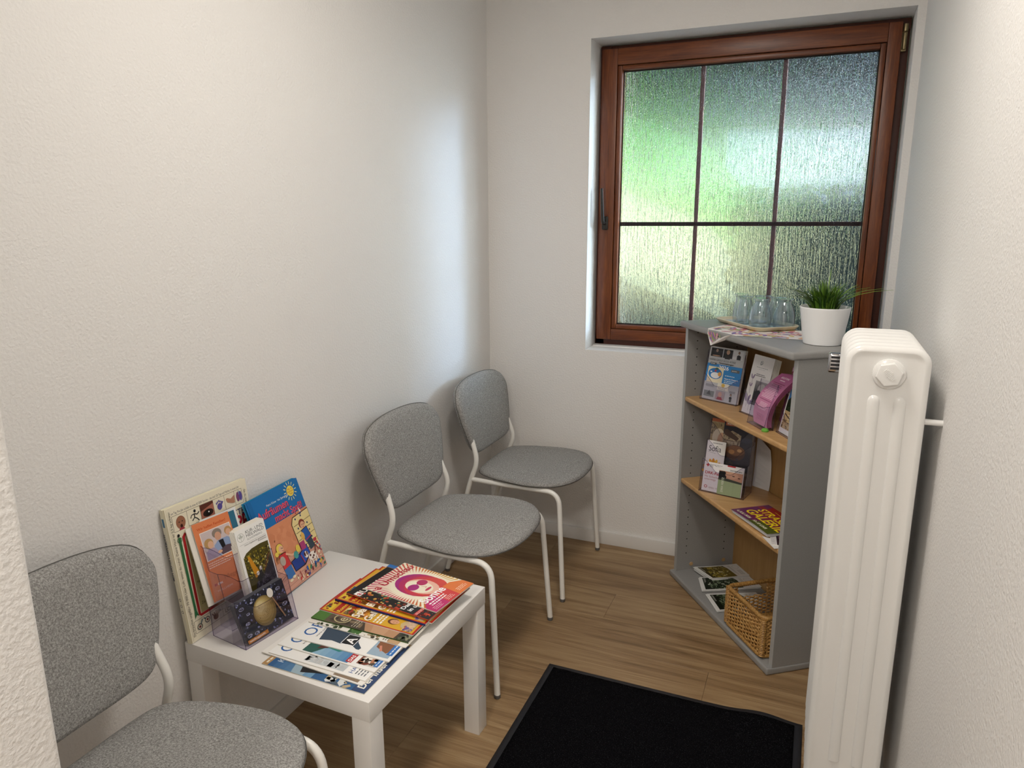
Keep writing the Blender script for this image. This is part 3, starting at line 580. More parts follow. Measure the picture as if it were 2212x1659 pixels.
def sheet(name, rows, th, parent=None, label=None, cat=None, group=None, art=None, pages='ece8df', spine=None, seg=None, warp=None, glossy='print_gloss', partname='pages', spines='L'):
    """a booklet, flyer or card: a paper block below the printed face; rows run from its top edge to its bottom edge"""
    P0 = surface(rows); seg = seg or (1 if len(rows) == 2 and not warp else 10)
    def N(u, v):
        e = .01; a = P0(min(u + e, 1), v) - P0(max(u - e, 0), v); b_ = P0(u, min(v + e, 1)) - P0(u, max(v - e, 0)); return -(a.cross(b_)).normalized()
    def P(u, v):
        p = P0(u, v)
        return p + N(u, v) * warp(u, v) if warp else p
    nu = seg if warp else 1; nv = seg; vs = []; fs = []; cs = []
    for d in (0, th):
        for i in range(nu + 1):
            for j in range(nv + 1): vs.append(P(i / nu, j / nv) - N(i / nu, j / nv) * d)
    q = (nu + 1) * (nv + 1); pc = hexc(pages); sc_ = hexc(spine) if spine else pc; m_ = MB()
    def I(i, j, k): return k * q + i * (nv + 1) + j
    def ad(f, c): fs.append(f); cs.append(c)
    for i in range(nu):
        for j in range(nv): ad((I(i, j, 0), I(i, j + 1, 0), I(i + 1, j + 1, 0), I(i + 1, j, 0)), pc); ad((I(i, j, 1), I(i + 1, j, 1), I(i + 1, j + 1, 1), I(i, j + 1, 1)), pc)
    for i in range(nu): ad((I(i, 0, 0), I(i + 1, 0, 0), I(i + 1, 0, 1), I(i, 0, 1)), sc_ if 'T' in spines else pc); ad((I(i, nv, 0), I(i, nv, 1), I(i + 1, nv, 1), I(i + 1, nv, 0)), pc)
    for j in range(nv): ad((I(0, j, 0), I(0, j, 1), I(0, j + 1, 1), I(0, j + 1, 0)), sc_ if 'L' in spines else pc); ad((I(nu, j, 0), I(nu, j + 1, 0), I(nu, j + 1, 1), I(nu, j, 1)), sc_ if 'R' in spines else pc)
    m_.v = vs; m_.f = fs; m_.c = cs
    cen = P(.5, .5) - N(.5, .5) * th / 2
    if parent is None: ob = m_.build(name, 'print_matt', None, org=tuple(cen)); tag(ob, label, cat, group)
    else: ob = m_.build(partname, 'print_matt', parent)
    if art:
        bm = bmesh.new(); cl = bm.loops.layers.float_color.new('Col'); asp = art.asp
        for vs_, fs_, c, k in art.items:
            bv = [bm.verts.new((x, y / asp, k * 1.0)) for x, y in vs_]
            for f_ in fs_:
                try: fc = bm.faces.new([bv[i] for i in f_])
                except ValueError: continue
                for lp_ in fc.loops: lp_[cl] = (*c, 1)
        if seg > 1:
            for j in range(1, seg):
                bmesh.ops.bisect_plane(bm, geom=bm.verts[:] + bm.edges[:] + bm.faces[:], plane_co=(0, j / seg, 0), plane_no=(0, 1, 0))
                if warp: bmesh.ops.bisect_plane(bm, geom=bm.verts[:] + bm.edges[:] + bm.faces[:], plane_co=(j / seg, 0, 0), plane_no=(1, 0, 0))
        o_ = Vector(ob['_org'])
        kmax = max(1, art.k); stp = min(4e-5, 2.5e-3 / kmax)
        for v_ in bm.verts:
            x, y, k = v_.co
            def lerpP(x, y):
                if seg == 1: return P(x, y)
                xi = min(int(max(x, 0) * nu), nu - 1); yi = min(int(max(y, 0) * nv), nv - 1); fx = x * nu - xi; fy = y * nv - yi
                return (P(xi / nu, yi / nv) * (1 - fx) + P((xi + 1) / nu, yi / nv) * fx) * (1 - fy) + (P(xi / nu, (yi + 1) / nv) * (1 - fx) + P((xi + 1) / nu, (yi + 1) / nv) * fx) * fy
            v_.co = lerpP(x, y) + N(min(max(x, 0), 1), min(max(y, 0), 1)) * (.00012 + k * stp) - o_
        me = bpy.data.meshes.new('cover_print'); bm.to_mesh(me); bm.free(); me.materials.append(M[glossy])
        po = bpy.data.objects.new('cover_print', me); C.objects.link(po); po.parent = ob; po['_org'] = tuple(o_)
    return ob
def stackcopy(ob, offs, label):
    for i, d in enumerate(offs):
        c = ob.copy(); C.objects.link(c); c.location = ob.location + Vector(d); c['label'] = label

# ---- cover designs -------------------------------------------------
SK, HB = 'c99577', '6b4a35'
def person_photo(a, x, y, s, skin, hair, shirt, hs=1.0):   # head and shoulders
    a.poly([(x - .9 * s, y + 2.2 * s), (x - .7 * s, y + 1.25 * s), (x, y + .95 * s), (x + .7 * s, y + 1.25 * s), (x + .9 * s, y + 2.2 * s)], shirt)
    a.ell(x, y - .12 * s, .60 * s * hs, .74 * s * hs, hair); a.ell(x, y + .08 * s, .46 * s, .62 * s, skin)
    a.ell(x - .16 * s, y + .0 * s, .06 * s, .035 * s, '3a2a22', 8); a.ell(x + .16 * s, y + .0 * s, .06 * s, .035 * s, '3a2a22', 8); a.ell(x, y + .36 * s, .13 * s, .04 * s, 'a5564c', 8)
def art_sun():
    a = Art(1.36, 'f1e9d2'); cx, cy = .50, .66
    for i in range(64):
        t = 2 * math.pi * i / 64; r1 = 1.2; 
        ex, ey = cx + r1 * math.cos(t), cy + r1 * math.sin(t)
        k = 1.0
        for lim, comp, c0 in ((0, ex - cx, cx), (1, ex - cx, cx)):
            if comp and (lim - c0) / comp > 0: k = min(k, (lim - c0) / comp)
        for lim in (0, 1.36):
            if (ey - cy) and (lim - cy) / (ey - cy) > 0: k = min(k, (lim - cy) / (ey - cy))
        ex, ey = cx + r1 * k * math.cos(t) * .995, cy + r1 * k * math.sin(t) * .995; w_ = .020
        f = (math.cos(t + 2.2) + 1) / 2; c = tuple(lin((.80, .22 + .38 * (1 - f), .42 * f))[j] if j != 0 else lin((.78, 0, 0))[0] for j in range(3))
        nx, ny = -math.sin(t) * w_, math.cos(t) * w_; bx, by = cx + .40 * math.cos(t), cy + .44 * math.sin(t)
        cl = lambda p: (min(max(p[0], 0), 1), min(max(p[1], 0), 1.36))
        a.k += 1 if i % 16 == 0 else 0
        a._a([(bx, by), cl((ex + nx, ey + ny)), cl((ex - nx, ey - ny))], [(0, 1, 2)], c)
    a.text('a Umschau', .06, .235, .205, 'b32036', bold=True)
    a.ell(.52, .66, .33, .40, 'a3207a'); a.ell(.52, .70, .33, .36, 'b52a62'); a.ell(.53, .76, .32, .32, 'c93a4c'); a.ell(.56, .84, .29, .26, 'd24a42')
    a.poly([(.0, 1.36), (.0, 1.18), (.18, 1.02), (.42, .98), (.62, .98), (.84, 1.02), (1, 1.16), (1, 1.36)], 'c02a6e'); a.poly([(.35, 1.36), (.38, .99), (.62, .98), (.84, 1.02), (1, 1.16), (1, 1.36)], 'd0403f'); a.poly([(.62, 1.36), (.66, 1.0), (.84, 1.02), (1, 1.16), (1, 1.36)], 'e07a3a')
    a.ell(.50, .74, .21, .29, 'e9b8a5'); a.ell(.47, .70, .17, .24, 'f1e9d2'); a.ell(.40, .64, .10, .085, 'a8207c'); a.ell(.60, .66, .09, .085, 'b52a62'); a.line([(.48, .63), (.53, .63)], .02, 'a8207c'); a.ell(.49, .86, .075, .026, 'c2355c'); a.line([(.50, .72), (.53, .80), (.49, .80)], .012, 'd98f8a')
    a.text('Sonne', .10, 1.10, .215, 'ffffff', bold=True); a.lines(.12, 1.14, .5, 2, .05, .024, 'ffffff'); a.lines(.06, 1.25, .22, 3, .03, .010, 'f6d5dd'); a.lines(.38, 1.24, .22, 3, .03, .010, 'f8d9d0'); a.lines(.70, 1.22, .24, 3, .03, .010, 'ffe9d8')
    return a
def art_food():
    a = Art(1.7, '15100f', 5); a.speck(.0, .15, 1, 1.2, 260, ['b3542a', 'c23b22', '2f6b3a', 'd9a441', '7a2f1c', '1f7a5a', 'e0b070', '5a2a18'], .008, .035)
    a.rect(.02, .13, .12, .27, 'ffffff'); a.text('a', .035, .25, .15, 'b32036', bold=True); a.text('Umschau', .13, .26, .17, 'f4f0ea', bold=True)
    a.rect(0, 1.18, 1, 1.7, '17181c'); a.text('Das Fest', .04, 1.18, .12, 'ffffff', bold=True); a.text('in uns', .05, 1.31, .12, 'ffffff', bold=True); a.speck(0, 1.48, .9, 1.66, 60, ['a32a1c', 'c94a2a', '6a1a12'], .01, .03); a.rect(.0, 1.40, .3, 1.47, 'b8332f'); a.lines(.02, 1.42, .24, 2, .025, .01, 'f0d0c8'); return a
def art_gossip(seed, head):
    a = Art(1.5, 'b5281e', seed); a.rect(.02, .03, .98, 1.47, 'd9a92c'); a.rect(.05, .05, .40, .16, 'e7c83a'); a.speck(.05, .05, .4, .16, 20, ['2e4a30', '8a2018'], .01, .03)
    a.rect(.04, .20, .55, .34, 'b02a1c'); a.text('Rommé Power', .05, .31, .085, 'e7c83a', bold=True)
    a.speck(.04, .36, .97, .80, 260, ['b8741f', '7b4a1c', 'd98c2a', 'e9c66a', '4a5a22', 'a5331c', 'f0e0b8'], .012, .05, 1.8)
    a.text(head, .03, .62, .17, 'fdf6e6', bold=True); a.text('Gelb', .03, .80, .15, 'fdf6e6', bold=True); a.lines(.04, .85, .6, 3, .05, .028, 'fdf6e6')
    person_photo(a, .16, 1.12, .11, 'd8a17c', '6e3f22', 'c8b080'); person_photo(a, .62, 1.05, .13, 'd8a17c', 'caa052', '7b3020'); a.rect(.03, 1.30, .97, 1.44, 'c9ae8e'); a.speck(.03, 1.3, .97, 1.44, 60, ['6a5a94', 'd8b8a0', 'b04030'], .01, .035); return a
def art_green():
    a = Art(1.6, '4d7a34', 8); a.rect(.0, .22, 1, 1.6, '4f4234'); a.grad(.0, .22, 1, 1.0, '5e5040', '3f352b'); a.speck(.04, .22, .98, .8, 70, ['6f5d48', '3d3228', '86735a'], .01, .04, 3); a.ring(.16, .44, .12, .13, .018, 'c7b98a'); a.text('e', .09, .52, .22, 'd8cba0', bold=False); a.lines(.03, .66, .3, 3, .04, .012, 'cfc6b0')
    a.poly([(.0, .90), (.22, .78), (.6, .74), (1, .80), (1, 1.36), (.5, 1.40), (.0, 1.36)], 'b98e6c'); a.poly([(.0, 1.0), (.3, .9), (.8, .9), (1, 1.0), (1, 1.2), (.0, 1.2)], 'c49a78'); a.rect(.0, 1.40, 1, 1.6, '34382a'); a.speck(.0, 1.41, .98, 1.58, 60, ['5a5f45', '23261c', '8a8a70'], .01, .03, 2); return a
def art_white_green():
    a = Art(1.5, 'eeeae2', 9); a.speck(0, .12, .98, .5, 60, ['5c6a48', 'a8ad98', '3b4a30'], .01, .04, 1.6); a.rect(.0, .62, .8, .80, '48703a'); a.speck(0, .62, .8, .8, 40, ['2f5528', '7fa05f', 'c8d8b0'], .01, .03); a.speck(0, .86, .9, 1.1, 90, ['8c7a5c', '3a3226', 'bcae90', '5d6b44'], .01, .035); a.lines(.03, 1.14, .4, 4, .035, .014, '6c5040'); a.rect(0, 1.22, .5, 1.38, 'c5a37c'); return a
def art_ort(kind):
    a = Art(1.42, 'f4f4f2', 10)
    if kind == 'hand':
        a.text('ORTHO', .10, .235, .245, '2a63a8', sx=.92); a.text('www.orthopress.de', .12, .30, .055, '5a5a5a')
        a.poly([(.08, .36), (.32, .30), (.60, .30), (.98, .28), (.98, .78), (.62, .80), (.34, .80), (.20, .86), (.11, .96), (.07, .95), (.07, .91), (.13, .80), (.10, .66), (.12, .52)], '35485c'); a.poly([(.30, .72), (.62, .68), (.98, .60), (.98, .68), (.60, .80), (.36, .80)], '4a6078')
        a.line([(.11, .66), (.31, .66), (.31, .84), (.11, .84), (.11, .66)], .008, 'ffffff'); a.rect(.12, .67, .30, .83, '16181c'); a.text('A', .145, .81, .17, 'ffffff', bold=True)
        a.rect(.04, 1.08, .62, 1.38, '9db4c8'); a.poly([(.12, 1.3), (.2, 1.12), (.38, 1.1), (.5, 1.2), (.42, 1.34), (.2, 1.36)], '8a5a3c'); a.poly([(.3, 1.1), (.6, 1.08), (.6, 1.2), (.45, 1.24)], 'a06c48'); a.line([(.14, 1.22), (.24, 1.16)], .03, 'd08a72'); a.rect(.10, 1.32, .62, 1.40, '2f6fb8'); a.lines(.12, 1.35, .3, 1, .03, .018, 'cfe0f4')
    elif kind == 'scrubs':
        a.text('ORTHO', .10, .235, .245, '2a63a8', sx=.92); a.text('www.orthopress.de', .12, .30, .055, '5a5a5a')
        a.grad(.02, .36, .98, 1.02, '9fc6da', '4f86b8'); a.poly([(.02, .36), (.3, .36), (.45, .52), (.42, .72), (.2, .62), (.02, .50)], '1d5a52'); a.poly([(.12, .50), (.3, .54), (.34, .66), (.18, .64)], '5b2f24'); a.poly([(.18, .62), (.40, .64), (.62, .84), (.4, .98), (.16, .80)], '2d8a84'); a.speck(.2, .64, .5, .9, 24, ['57b4ae', '1f6a66'], .01, .04, 3)
        a.rect(.04, .98, .36, 1.06, 'b3202a'); a.text('DAS KNIE', .055, 1.045, .065, 'ffffff', bold=True); a.rect(.06, 1.12, .5, 1.38, 'd8d2ca'); a.speck(.06, 1.12, .5, 1.36, 50, ['7a3f2c', 'b57a5a', '4a4038', 'e8e4dc'], .01, .05, 2); a.rect(.08, 1.34, .5, 1.40, '2f6fb8'); a.lines(.1, 1.36, .3, 1, .03, .016, 'cfe0f4')
    else:
        a.text('ORTHO', .08, .235, .245, '2a63a8', sx=.92); a.lines(.16, .30, .3, 1, .05, .018, '444444')
        a.rect(.04, .50, .98, 1.08, 'c5ccd0')
        for i in range(9):
            for j in range(7): a._a([(.05 + i * .105 + .04 * (j % 2), .51 + j * .08), (.135 + i * .105 + .04 * (j % 2) if .135 + i * .105 + .04 * (j % 2) < .98 else .98, .51 + j * .08), (.125 + i * .105, .575 + j * .08), (.05 + i * .105, .575 + j * .08)], [(0, 1, 2, 3)], col(a.r.choice(['eef1f2', 'dfe4e6', 'a9b2b8', '70787e', 'f6f8f8'])))
        a.k += 1; a.text('HALLUX', .05, 1.20, .085, '3a5aa0'); a.lines(.06, 1.23, .34, 4, .04, .014, '565c68')
    return a
def art_plain():
    a = Art(1.4, 'eeece8', 3); a.rect(.02, 1.0, .9, 1.33, '8d7a66'); a.lines(.03, .10, .5, 2, .04, .02, 'b9b9b9'); return a
def art_alps():
    a = Art(1.42, '2f5f8f', 12); a.rect(0, 0, 1, .08, 'b08a5a'); a.lines(.04, .03, .4, 1, .04, .025, 'efe6d0'); a.grad(0, .08, 1, .7, '2f5f92', '6f9cc0'); a.text('Kalligen', .10, .22, .12, 'cfd8e4'); a.poly([(0, .42), (.2, .36), (.5, .44), (.98, .40), (.98, .62), (0, .58)], '9db6c4'); a.poly([(.04, .52), (.2, .46), (.7, .50), (.95, .62), (.9, .86), (.4, .92), (.12, .80)], '0c0f14'); a.speck(0, .86, .98, 1.24, 150, ['7d8a92', '4a5a68', 'b8a888', '2f4258', 'd8dcdc'], .012, .05, 2); a.rect(0, 1.25, 1, 1.42, '30466e'); a.text('Der Insel', .06, 1.37, .13, 'f0ece0', bold=True); a.rect(.96, 0, 1, 1.42, 'b59a72'); return a
def art_body():
    a = Art(1.32, 'ebe4cd', 21); T = 'ebe4cd'
    a.rect(.055, .012, .059, 1.31, 'cfc7ae'); a.text('am Tag. Pro Jahr schläfst du etwa 60 3000 Stunden - das sind 120 Tage und Nächte. In einem Jahr', .10, .070, .0335, '3a3a46', sx=.62)
    for x0, x1, y0, y1 in ((.10, .945, .085, .235), (.10, .945, 1.135, 1.255)):
        a.line([(x0, y0), (x1, y0), (x1, y1), (x0, y1), (x0, y0)], .0035, '4a4438')
    for x in (.265, .415, .575, .715, .845): a.line([(x, .085), (x, .235)], .003, '4a4438')
    a.ell(.185, .165, .052, .062, '8a5a42'); a.ell(.185, .168, .05, .058, '9c6a50'); a.ell(.168, .158, .008, .005, '201510', 8); a.ell(.202, .158, .008, .005, '201510', 8); a.ell(.186, .200, .014, .018, '3c1614', 12); a.poly([(.15, .235), (.165, .215), (.205, .215), (.22, .235)], 'a03040')
    a.line([(.31, .20), (.34, .175), (.345, .14), (.375, .155), (.40, .135)], .010, '20242a'); a.line([(.345, .14), (.31, .145), (.295, .17)], .009, '20242a'); a.line([(.34, .175), (.37, .195), (.385, .22)], .010, '20242a'); a.ell(.352, .115, .014, .016, '20242a', 10)
    a.rect(.417, .087, .573, .28, 'a86a58'); a.poly([(.417, .087), (.573, .087), (.573, .11), (.417, .15)], '5a2e24'); a.ell(.50, .185, .062, .036, '2a1612'); a.ell(.50, .187, .030, .030, '0c0808'); a.ell(.508, .178, .008, .008, 'f0eaea', 8)
    a.ell(.645, .175, .030, .034, '5a4f9a'); 
    for i in range(5): a.ell(.612 + i * .015, .118 + abs(i - 2) * .009, .0065, .012, '5a4f9a', 8)
    a.line([(.665, .165), (.69, .135)], .014, '5a4f9a')
    a.poly([(.73, .13), (.745, .17), (.80, .195), (.835, .20), (.842, .12), (.79, .145), (.75, .125)], 'b5836a')
    a.ell(.885, .155, .020, .050, '7c4a78'); a.ell(.918, .155, .020, .050, '5a4f9a'); a.line([(.902, .09), (.902, .14)], .008, '7aa0b8')
    a.rect(.15, .262, .955, .262 + .0, T)
    a.text('MEIN ERSTES', .50, .345, .098, '2a3768', sx=.84); a.text('KÖRPER', .46, .50, .22, 'a82432', sx=.74, bold=True); a.text('BUCH', .55, .66, .19, '2a3768', sx=.9)
    a.poly([(.165, .30), (.19, .275), (.50, .262), (.52, .275), (.505, .29), (.20, .300), (.19, .32), (.19, 1.09), (.48, 1.09), (.48, 1.115), (.19, 1.115), (.165, 1.09)], 'b3242a'); a.rect(.20, .302, .50, 1.085, 'b0a676')
    for i, s_ in enumerate(['Kopf', 'Ohr', 'Hals', 'Schulter', 'Arm', 'Bogen', 'Hand', 'Knie', 'Gelenk', 'Zehe']): a.text(s_, .22 + .012 * (i % 3), .36 + i * .072, .038, '3d3820')
    a.line([(.365, .52), (.372, .66), (.36, .78)], .018, '2c2a26'); a.line([(.385, .52), (.388, .66), (.378, .78)], .009, '2c2a26')
    for i in range(5): a.line([(.362 + i * .006, .78), (.335 + i * .016, .86)], .006, '2c2a26')
    a.line([(.36, .86), (.34, 1.06)], .012, '6a6450')
    a.poly([(.118, .30), (.145, .30), (.150, 1.05), (.128, 1.05)], '2f6e45'); a.ell(.128, .275, .013, .016, '181818', 10); a.ring(.130, .32, .026, .026, .006, '2f6e45'); a.poly([(.125, 1.04), (.150, 1.04), (.165, 1.10), (.142, 1.08), (.118, 1.11)], '2f6e45')
    a.ring(.15, 1.205, .030, .030, .007, '20242a'); a.ell(.15, 1.205, .012, .012, '7a2a2a', 10); a.ring(.245, 1.180, .030, .030, .007, '20242a'); a.ell(.245, 1.180, .011, .011, '7a2a2a', 10); a.line([(.17, 1.18), (.19, 1.145)], .010, '2a5a70'); a.line([(.225, 1.16), (.205, 1.145)], .010, '2a5a70'); a.line([(.29, 1.135), (.29, 1.255)], .003, '4a4438')
    a.ell(.345, 1.205, .030, .030, '7c5246')
    for i in range(5): a.line([(.335 + i * .006, 1.20), (.305 + i * .026, 1.145 + abs(i - 2) * .008)], .011, '7c5246')
    a.line([(.43, 1.135), (.43, 1.255)], .003, '4a4438'); a.text('LONDON', .455, 1.23, .06, '2a2a2a')
    a.text('Du brauchst ungefähr 70 000 Liter Luft, wenn du ruhst. Deine Haut ist 2,5 kg schwer', .085, 1.27, .036, '4a4438', rot=-90)
    a.text('die du etwa 500 kg, was', .965, .10, .034, '4a4438', rot=90)
    a.items = a.items[:1] + [([(x * 1.02 - .040, y) for x, y in vs], fs, c, k) for vs, fs, c, k in a.items[1:]]; return a
def art_tidy():
    a = Art(1.26, '1b70b4', 31); a.rect(0, .40, 1, 1.26, 'd9906a'); a.speck(.05, .43, .6, .95, 30, ['dd9670', 'd48a64'], .03, .08); a.rect(0, 0, .07, 1.26, '1566a6'); a.rect(.0, .40, .07, 1.26, 'c98260')
    a.text('Petra Klose · Ina Spengardt', .30, .155, .040, 'f0f4f8'); 
    for w_, c in ((True, '5a1220'), (False, 'd6304f')):
        d = .006 if w_ else 0
        a.text('Aufräumen', .09 + d, .275 + d, .145, c, bold=True, sx=.92); a.text('macht Spaß!', .36 + d, .385 + d, .130, c, bold=True, sx=.90)
    a.text('Aufräumen', .09, .275, .145, 'e2607a', sx=.92); a.text('macht Spaß!', .36, .385, .130, 'e2607a', sx=.90)
    for i in range(14): t = 2 * math.pi * i / 14; a.line([(.80 + .085 * math.cos(t), .115 + .085 * math.sin(t)), (.80 + .125 * math.cos(t), .115 + .125 * math.sin(t))], .010, 'f5efb0')
    a.ell(.80, .115, .070, .070, 'ecd75a'); a.text('Mit 10', .80, .10, .035, 'c0392b', align='C'); a.text('Aufräum', .80, .13, .035, 'c0392b', align='C'); a.text('Tipps', .80, .16, .035, 'c0392b', align='C')
    O = '2a1a20'; a.rect(.07, .86, 1, 1.26, 'd6a08c')
    for i in range(7): y = .88 + i * .055; a.line([(.07, y + .05), (1, y)], .004, '9a6a5a')
    # chest of drawers
    a.poly([(.60, .52), (.66, .44), (1, .42), (1, .90), (.62, .92)], O); a.poly([(.61, .525), (.665, .45), (.995, .43), (.995, .89), (.63, .91)], 'ead79a')
    for y in (.56, .66, .76, .86): a.line([(.63, y), (.995, y - .02)], .006, O)
    a.line([(.80, .55), (.80, .88)], .005, O)
    for x, y in ((.70, .61), (.90, .60), (.70, .71), (.90, .70), (.70, .81), (.90, .80), (.70, .48), (.82, .47)): a.ell(x, y, .014, .014, '3a4a70', 10)
    a.poly([(.79, .43), (.86, .43), (.84, .45), (.81, .45)], '26448a'); a.poly([(.825, .42), (.825, .35), (.86, .42)], 'f6f2ea')
    # boy
    a.ell(.79, .575, .062, .062, '8a4234'); a.ell(.795, .595, .046, .048, 'e5b28e'); a.poly([(.73, .65), (.86, .63), (.90, .80), (.76, .83)], O); a.poly([(.74, .66), (.855, .64), (.89, .79), (.765, .82)], '2a5fae'); a.line([(.77, .80), (.89, .775)], .014, 'c8283c'); a.ell(.73, .73, .035, .055, 'e3b65c'); a.poly([(.77, .82), (.88, .80), (.90, .93), (.79, .95)], '3a4a56'); a.ell(.93, .86, .035, .025, 'c23a4a')
    # girl
    a.ell(.25, .70, .068, .066, O); a.ell(.25, .70, .064, .062, 'efd35e'); a.ell(.17, .745, .035, .03, 'efd35e'); a.ell(.272, .715, .044, .046, 'eab898'); a.poly([(.19, .77), (.33, .77), (.36, .96), (.20, .98)], O); a.poly([(.195, .778), (.325, .778), (.35, .955), (.205, .97)], 'cf3a3c'); a.ell(.23, .86, .05, .06, 'b8aca0'); a.line([(.32, .80), (.42, .86), (.47, .86)], .026, 'eab898'); a.poly([(.20, .97), (.345, .955), (.36, 1.10), (.27, 1.12), (.21, 1.10)], '3a72b4'); a.ell(.26, 1.14, .035, .018, 'efe0c0'); a.ell(.33, 1.12, .035, .018, 'efe0c0')
    for x, y in ((.280, .705), (.300, .712), (.785, .590), (.815, .590)): a.ell(x, y, .006, .008, O, 8)
    a.line([(.275, .738), (.300, .742)], .006, 'a03030'); a.line([(.785, .622), (.812, .620)], .006, 'a03030')
    # blue box with toys
    a.poly([(.36, .93), (.56, .90), (.74, .84), (.76, .98), (.60, 1.08), (.38, 1.08)], O); a.poly([(.37, .94), (.56, .91), (.58, 1.065), (.39, 1.07)], '1f3f94'); a.poly([(.57, .91), (.735, .855), (.75, .975), (.59, 1.06)], '2a52b4'); a.ell(.56, .83, .04, .05, 'e8d05a'); a.rect(.62, .78, .72, .89, 'b0417a'); a.ell(.49, .89, .045, .05, '4fa09a'); a.line([(.57, .93), (.60, 1.05)], .012, 'c8384a')
    # dog
    a.ell(.78, 1.03, .085, .055, 'f4ece4'); a.ell(.67, .965, .042, .045, 'f4ece4'); a.ell(.645, .955, .016, .032, '5a2a24'); a.ell(.69, .955, .014, .03, '5a2a24')
    for x, y in ((.74, 1.01), (.80, 1.04), (.84, 1.01), (.77, 1.06)): a.ell(x, y, .018, .015, '5a2a24', 10)
    for x in (.71, .75, .82, .86): a.line([(x, 1.06), (x, 1.13)], .022, 'f4ece4')
    a.line([(.86, 1.0), (.89, .93)], .016, '5a2a24')
    a.speck(.36, 1.10, .98, 1.24, 34, ['2a5fae', 'cf3a3c', 'efe0c0', '2f7a62', '7a2a3a', '3a4a90', 'e0b84a'], .008, .022, 1.8); a.speck(.90, .88, .99, 1.1, 14, ['2a5fae', 'cf3a3c', 'efe0c0', '2f7a62'], .010, .022, 1.8); a.line([(.90, .92), (.94, 1.0), (.99, 1.04)], .014, 'b03a3a'); a.line([(.45, 1.10), (.47, 1.22)], .010, 'b03a3a'); return a
def art_orange():
    a = Art(2.05, 'dd8354', 41); a.text('Wir helfen Familien!', .10, .20, .095, 'c4501e', bold=True)
    a.rect(.13, .27, .96, 1.02, 'f2e8e0'); a.rect(.145, .285, .945, 1.005, 'cdbfc0')
    a.poly([(.38, 1.0), (.42, .70), (.55, .60), (.80, .60), (.93, .72), (.94, 1.0)], '8fa3c8'); a.poly([(.55, .62), (.68, .62), (.70, .86), (.60, .86)], '181a20'); a.ell(.56, .42, .13, .12, '8a7e74'); a.ell(.57, .50, .085, .11, 'cf9e84'); a.ell(.86, .46, .10, .11, 'b98f5c'); a.ell(.86, .50, .07, .09, 'd8aa8c')
    a.poly([(.16, 1.0), (.18, .80), (.26, .72), (.40, .74), (.48, .86), (.48, 1.0)], 'a99ab2'); a.ell(.29, .60, .12, .13, 'b8935f'); a.ell(.33, .64, .075, .095, 'dcb093'); a.poly([(.50, .88), (.72, .80), (.93, .84), (.9, .99), (.56, 1.0)], '5a4a56'); a.ell(.52, .90, .06, .04, 'dcae90')
    a.lines(.13, 1.08, .80, 3, .055, .022, 'f6dfd0'); a.rect(.13, 1.62, .20, 1.68, 'b02030'); a.text('DRK', .22, 1.68, .07, 'ffffff', bold=True); a.text('Pflege', .42, 1.62, .16, 'b8683c'); a.text('MÜLLHEIM', .16, 1.85, .075, 'f0d4c2', sx=1.2); return a
def art_kur():
    a = Art(2.05, 'efefed', 42); a.ring(.16, .22, .115, .115, .008, '8a8f8a'); a.ell(.16, .17, .022, .045, 'b8beb6'); a.ell(.12, .21, .022, .04, 'b8beb6', rot=-40); a.ell(.20, .21, .022, .04, 'b8beb6', rot=40); a.line([(.16, .17), (.16, .32)], .007, '8a8f8a')
    a.text('KUR- UND', .33, .18, .125, '55585a'); a.text('HEILWALD', .33, .28, .125, '55585a'); a.text('SCHÖMBERG', .34, .365, .07, '85888a', sx=1.25); a.line([(.06, .42), (.95, .42)], .005, '9a9a9a'); a.text('Unsere Angebote für ganzheitliches', .95, .48, .052, '5a5a5a', align='R'); a.text('Wohlbefinden', .95, .535, .052, '5a5a5a', align='R')
    pts = [(.08, .78), (.2, .68), (.4, .62), (.7, .60), (.96, .62), (.96, 1.95), (.08, 1.95)]; a.poly(pts, '4a4210'); a.speck(.10, .72, .95, 1.5, 330, ['7a6a18', 'a89a30', '34300c', '5a5214', 'd6cf80', '8a7a22', '2a280a'], .010, .036)
    a.poly([(.20, .80), (.28, .80), (.50, 1.42), (.30, 1.42)], 'c88a1e'); a.line([(.90, .95), (.62, 1.35)], .016, '9a3a22'); a.poly([(.95, 1.0), (.60, 1.42), (.30, 1.55), (.20, 1.78), (.20, 1.95), (.96, 1.95), (.96, 1.3)], '2e2c36'); a.speck(.3, 1.4, .95, 1.9, 80, ['4a4854', '1a1a22', '5c5a66'], .008, .02, 5)
    a.poly([(.34, 1.46), (.42, 1.30), (.50, 1.30), (.52, 1.50), (.40, 1.62)], '1a1a1e'); a.ell(.40, 1.33, .045, .06, 'e6e2da'); a.ell(.52, 1.24, .04, .07, 'e6e2da'); a.line([(.52, 1.28), (.54, 1.46)], .05, '1a1a1e'); return a
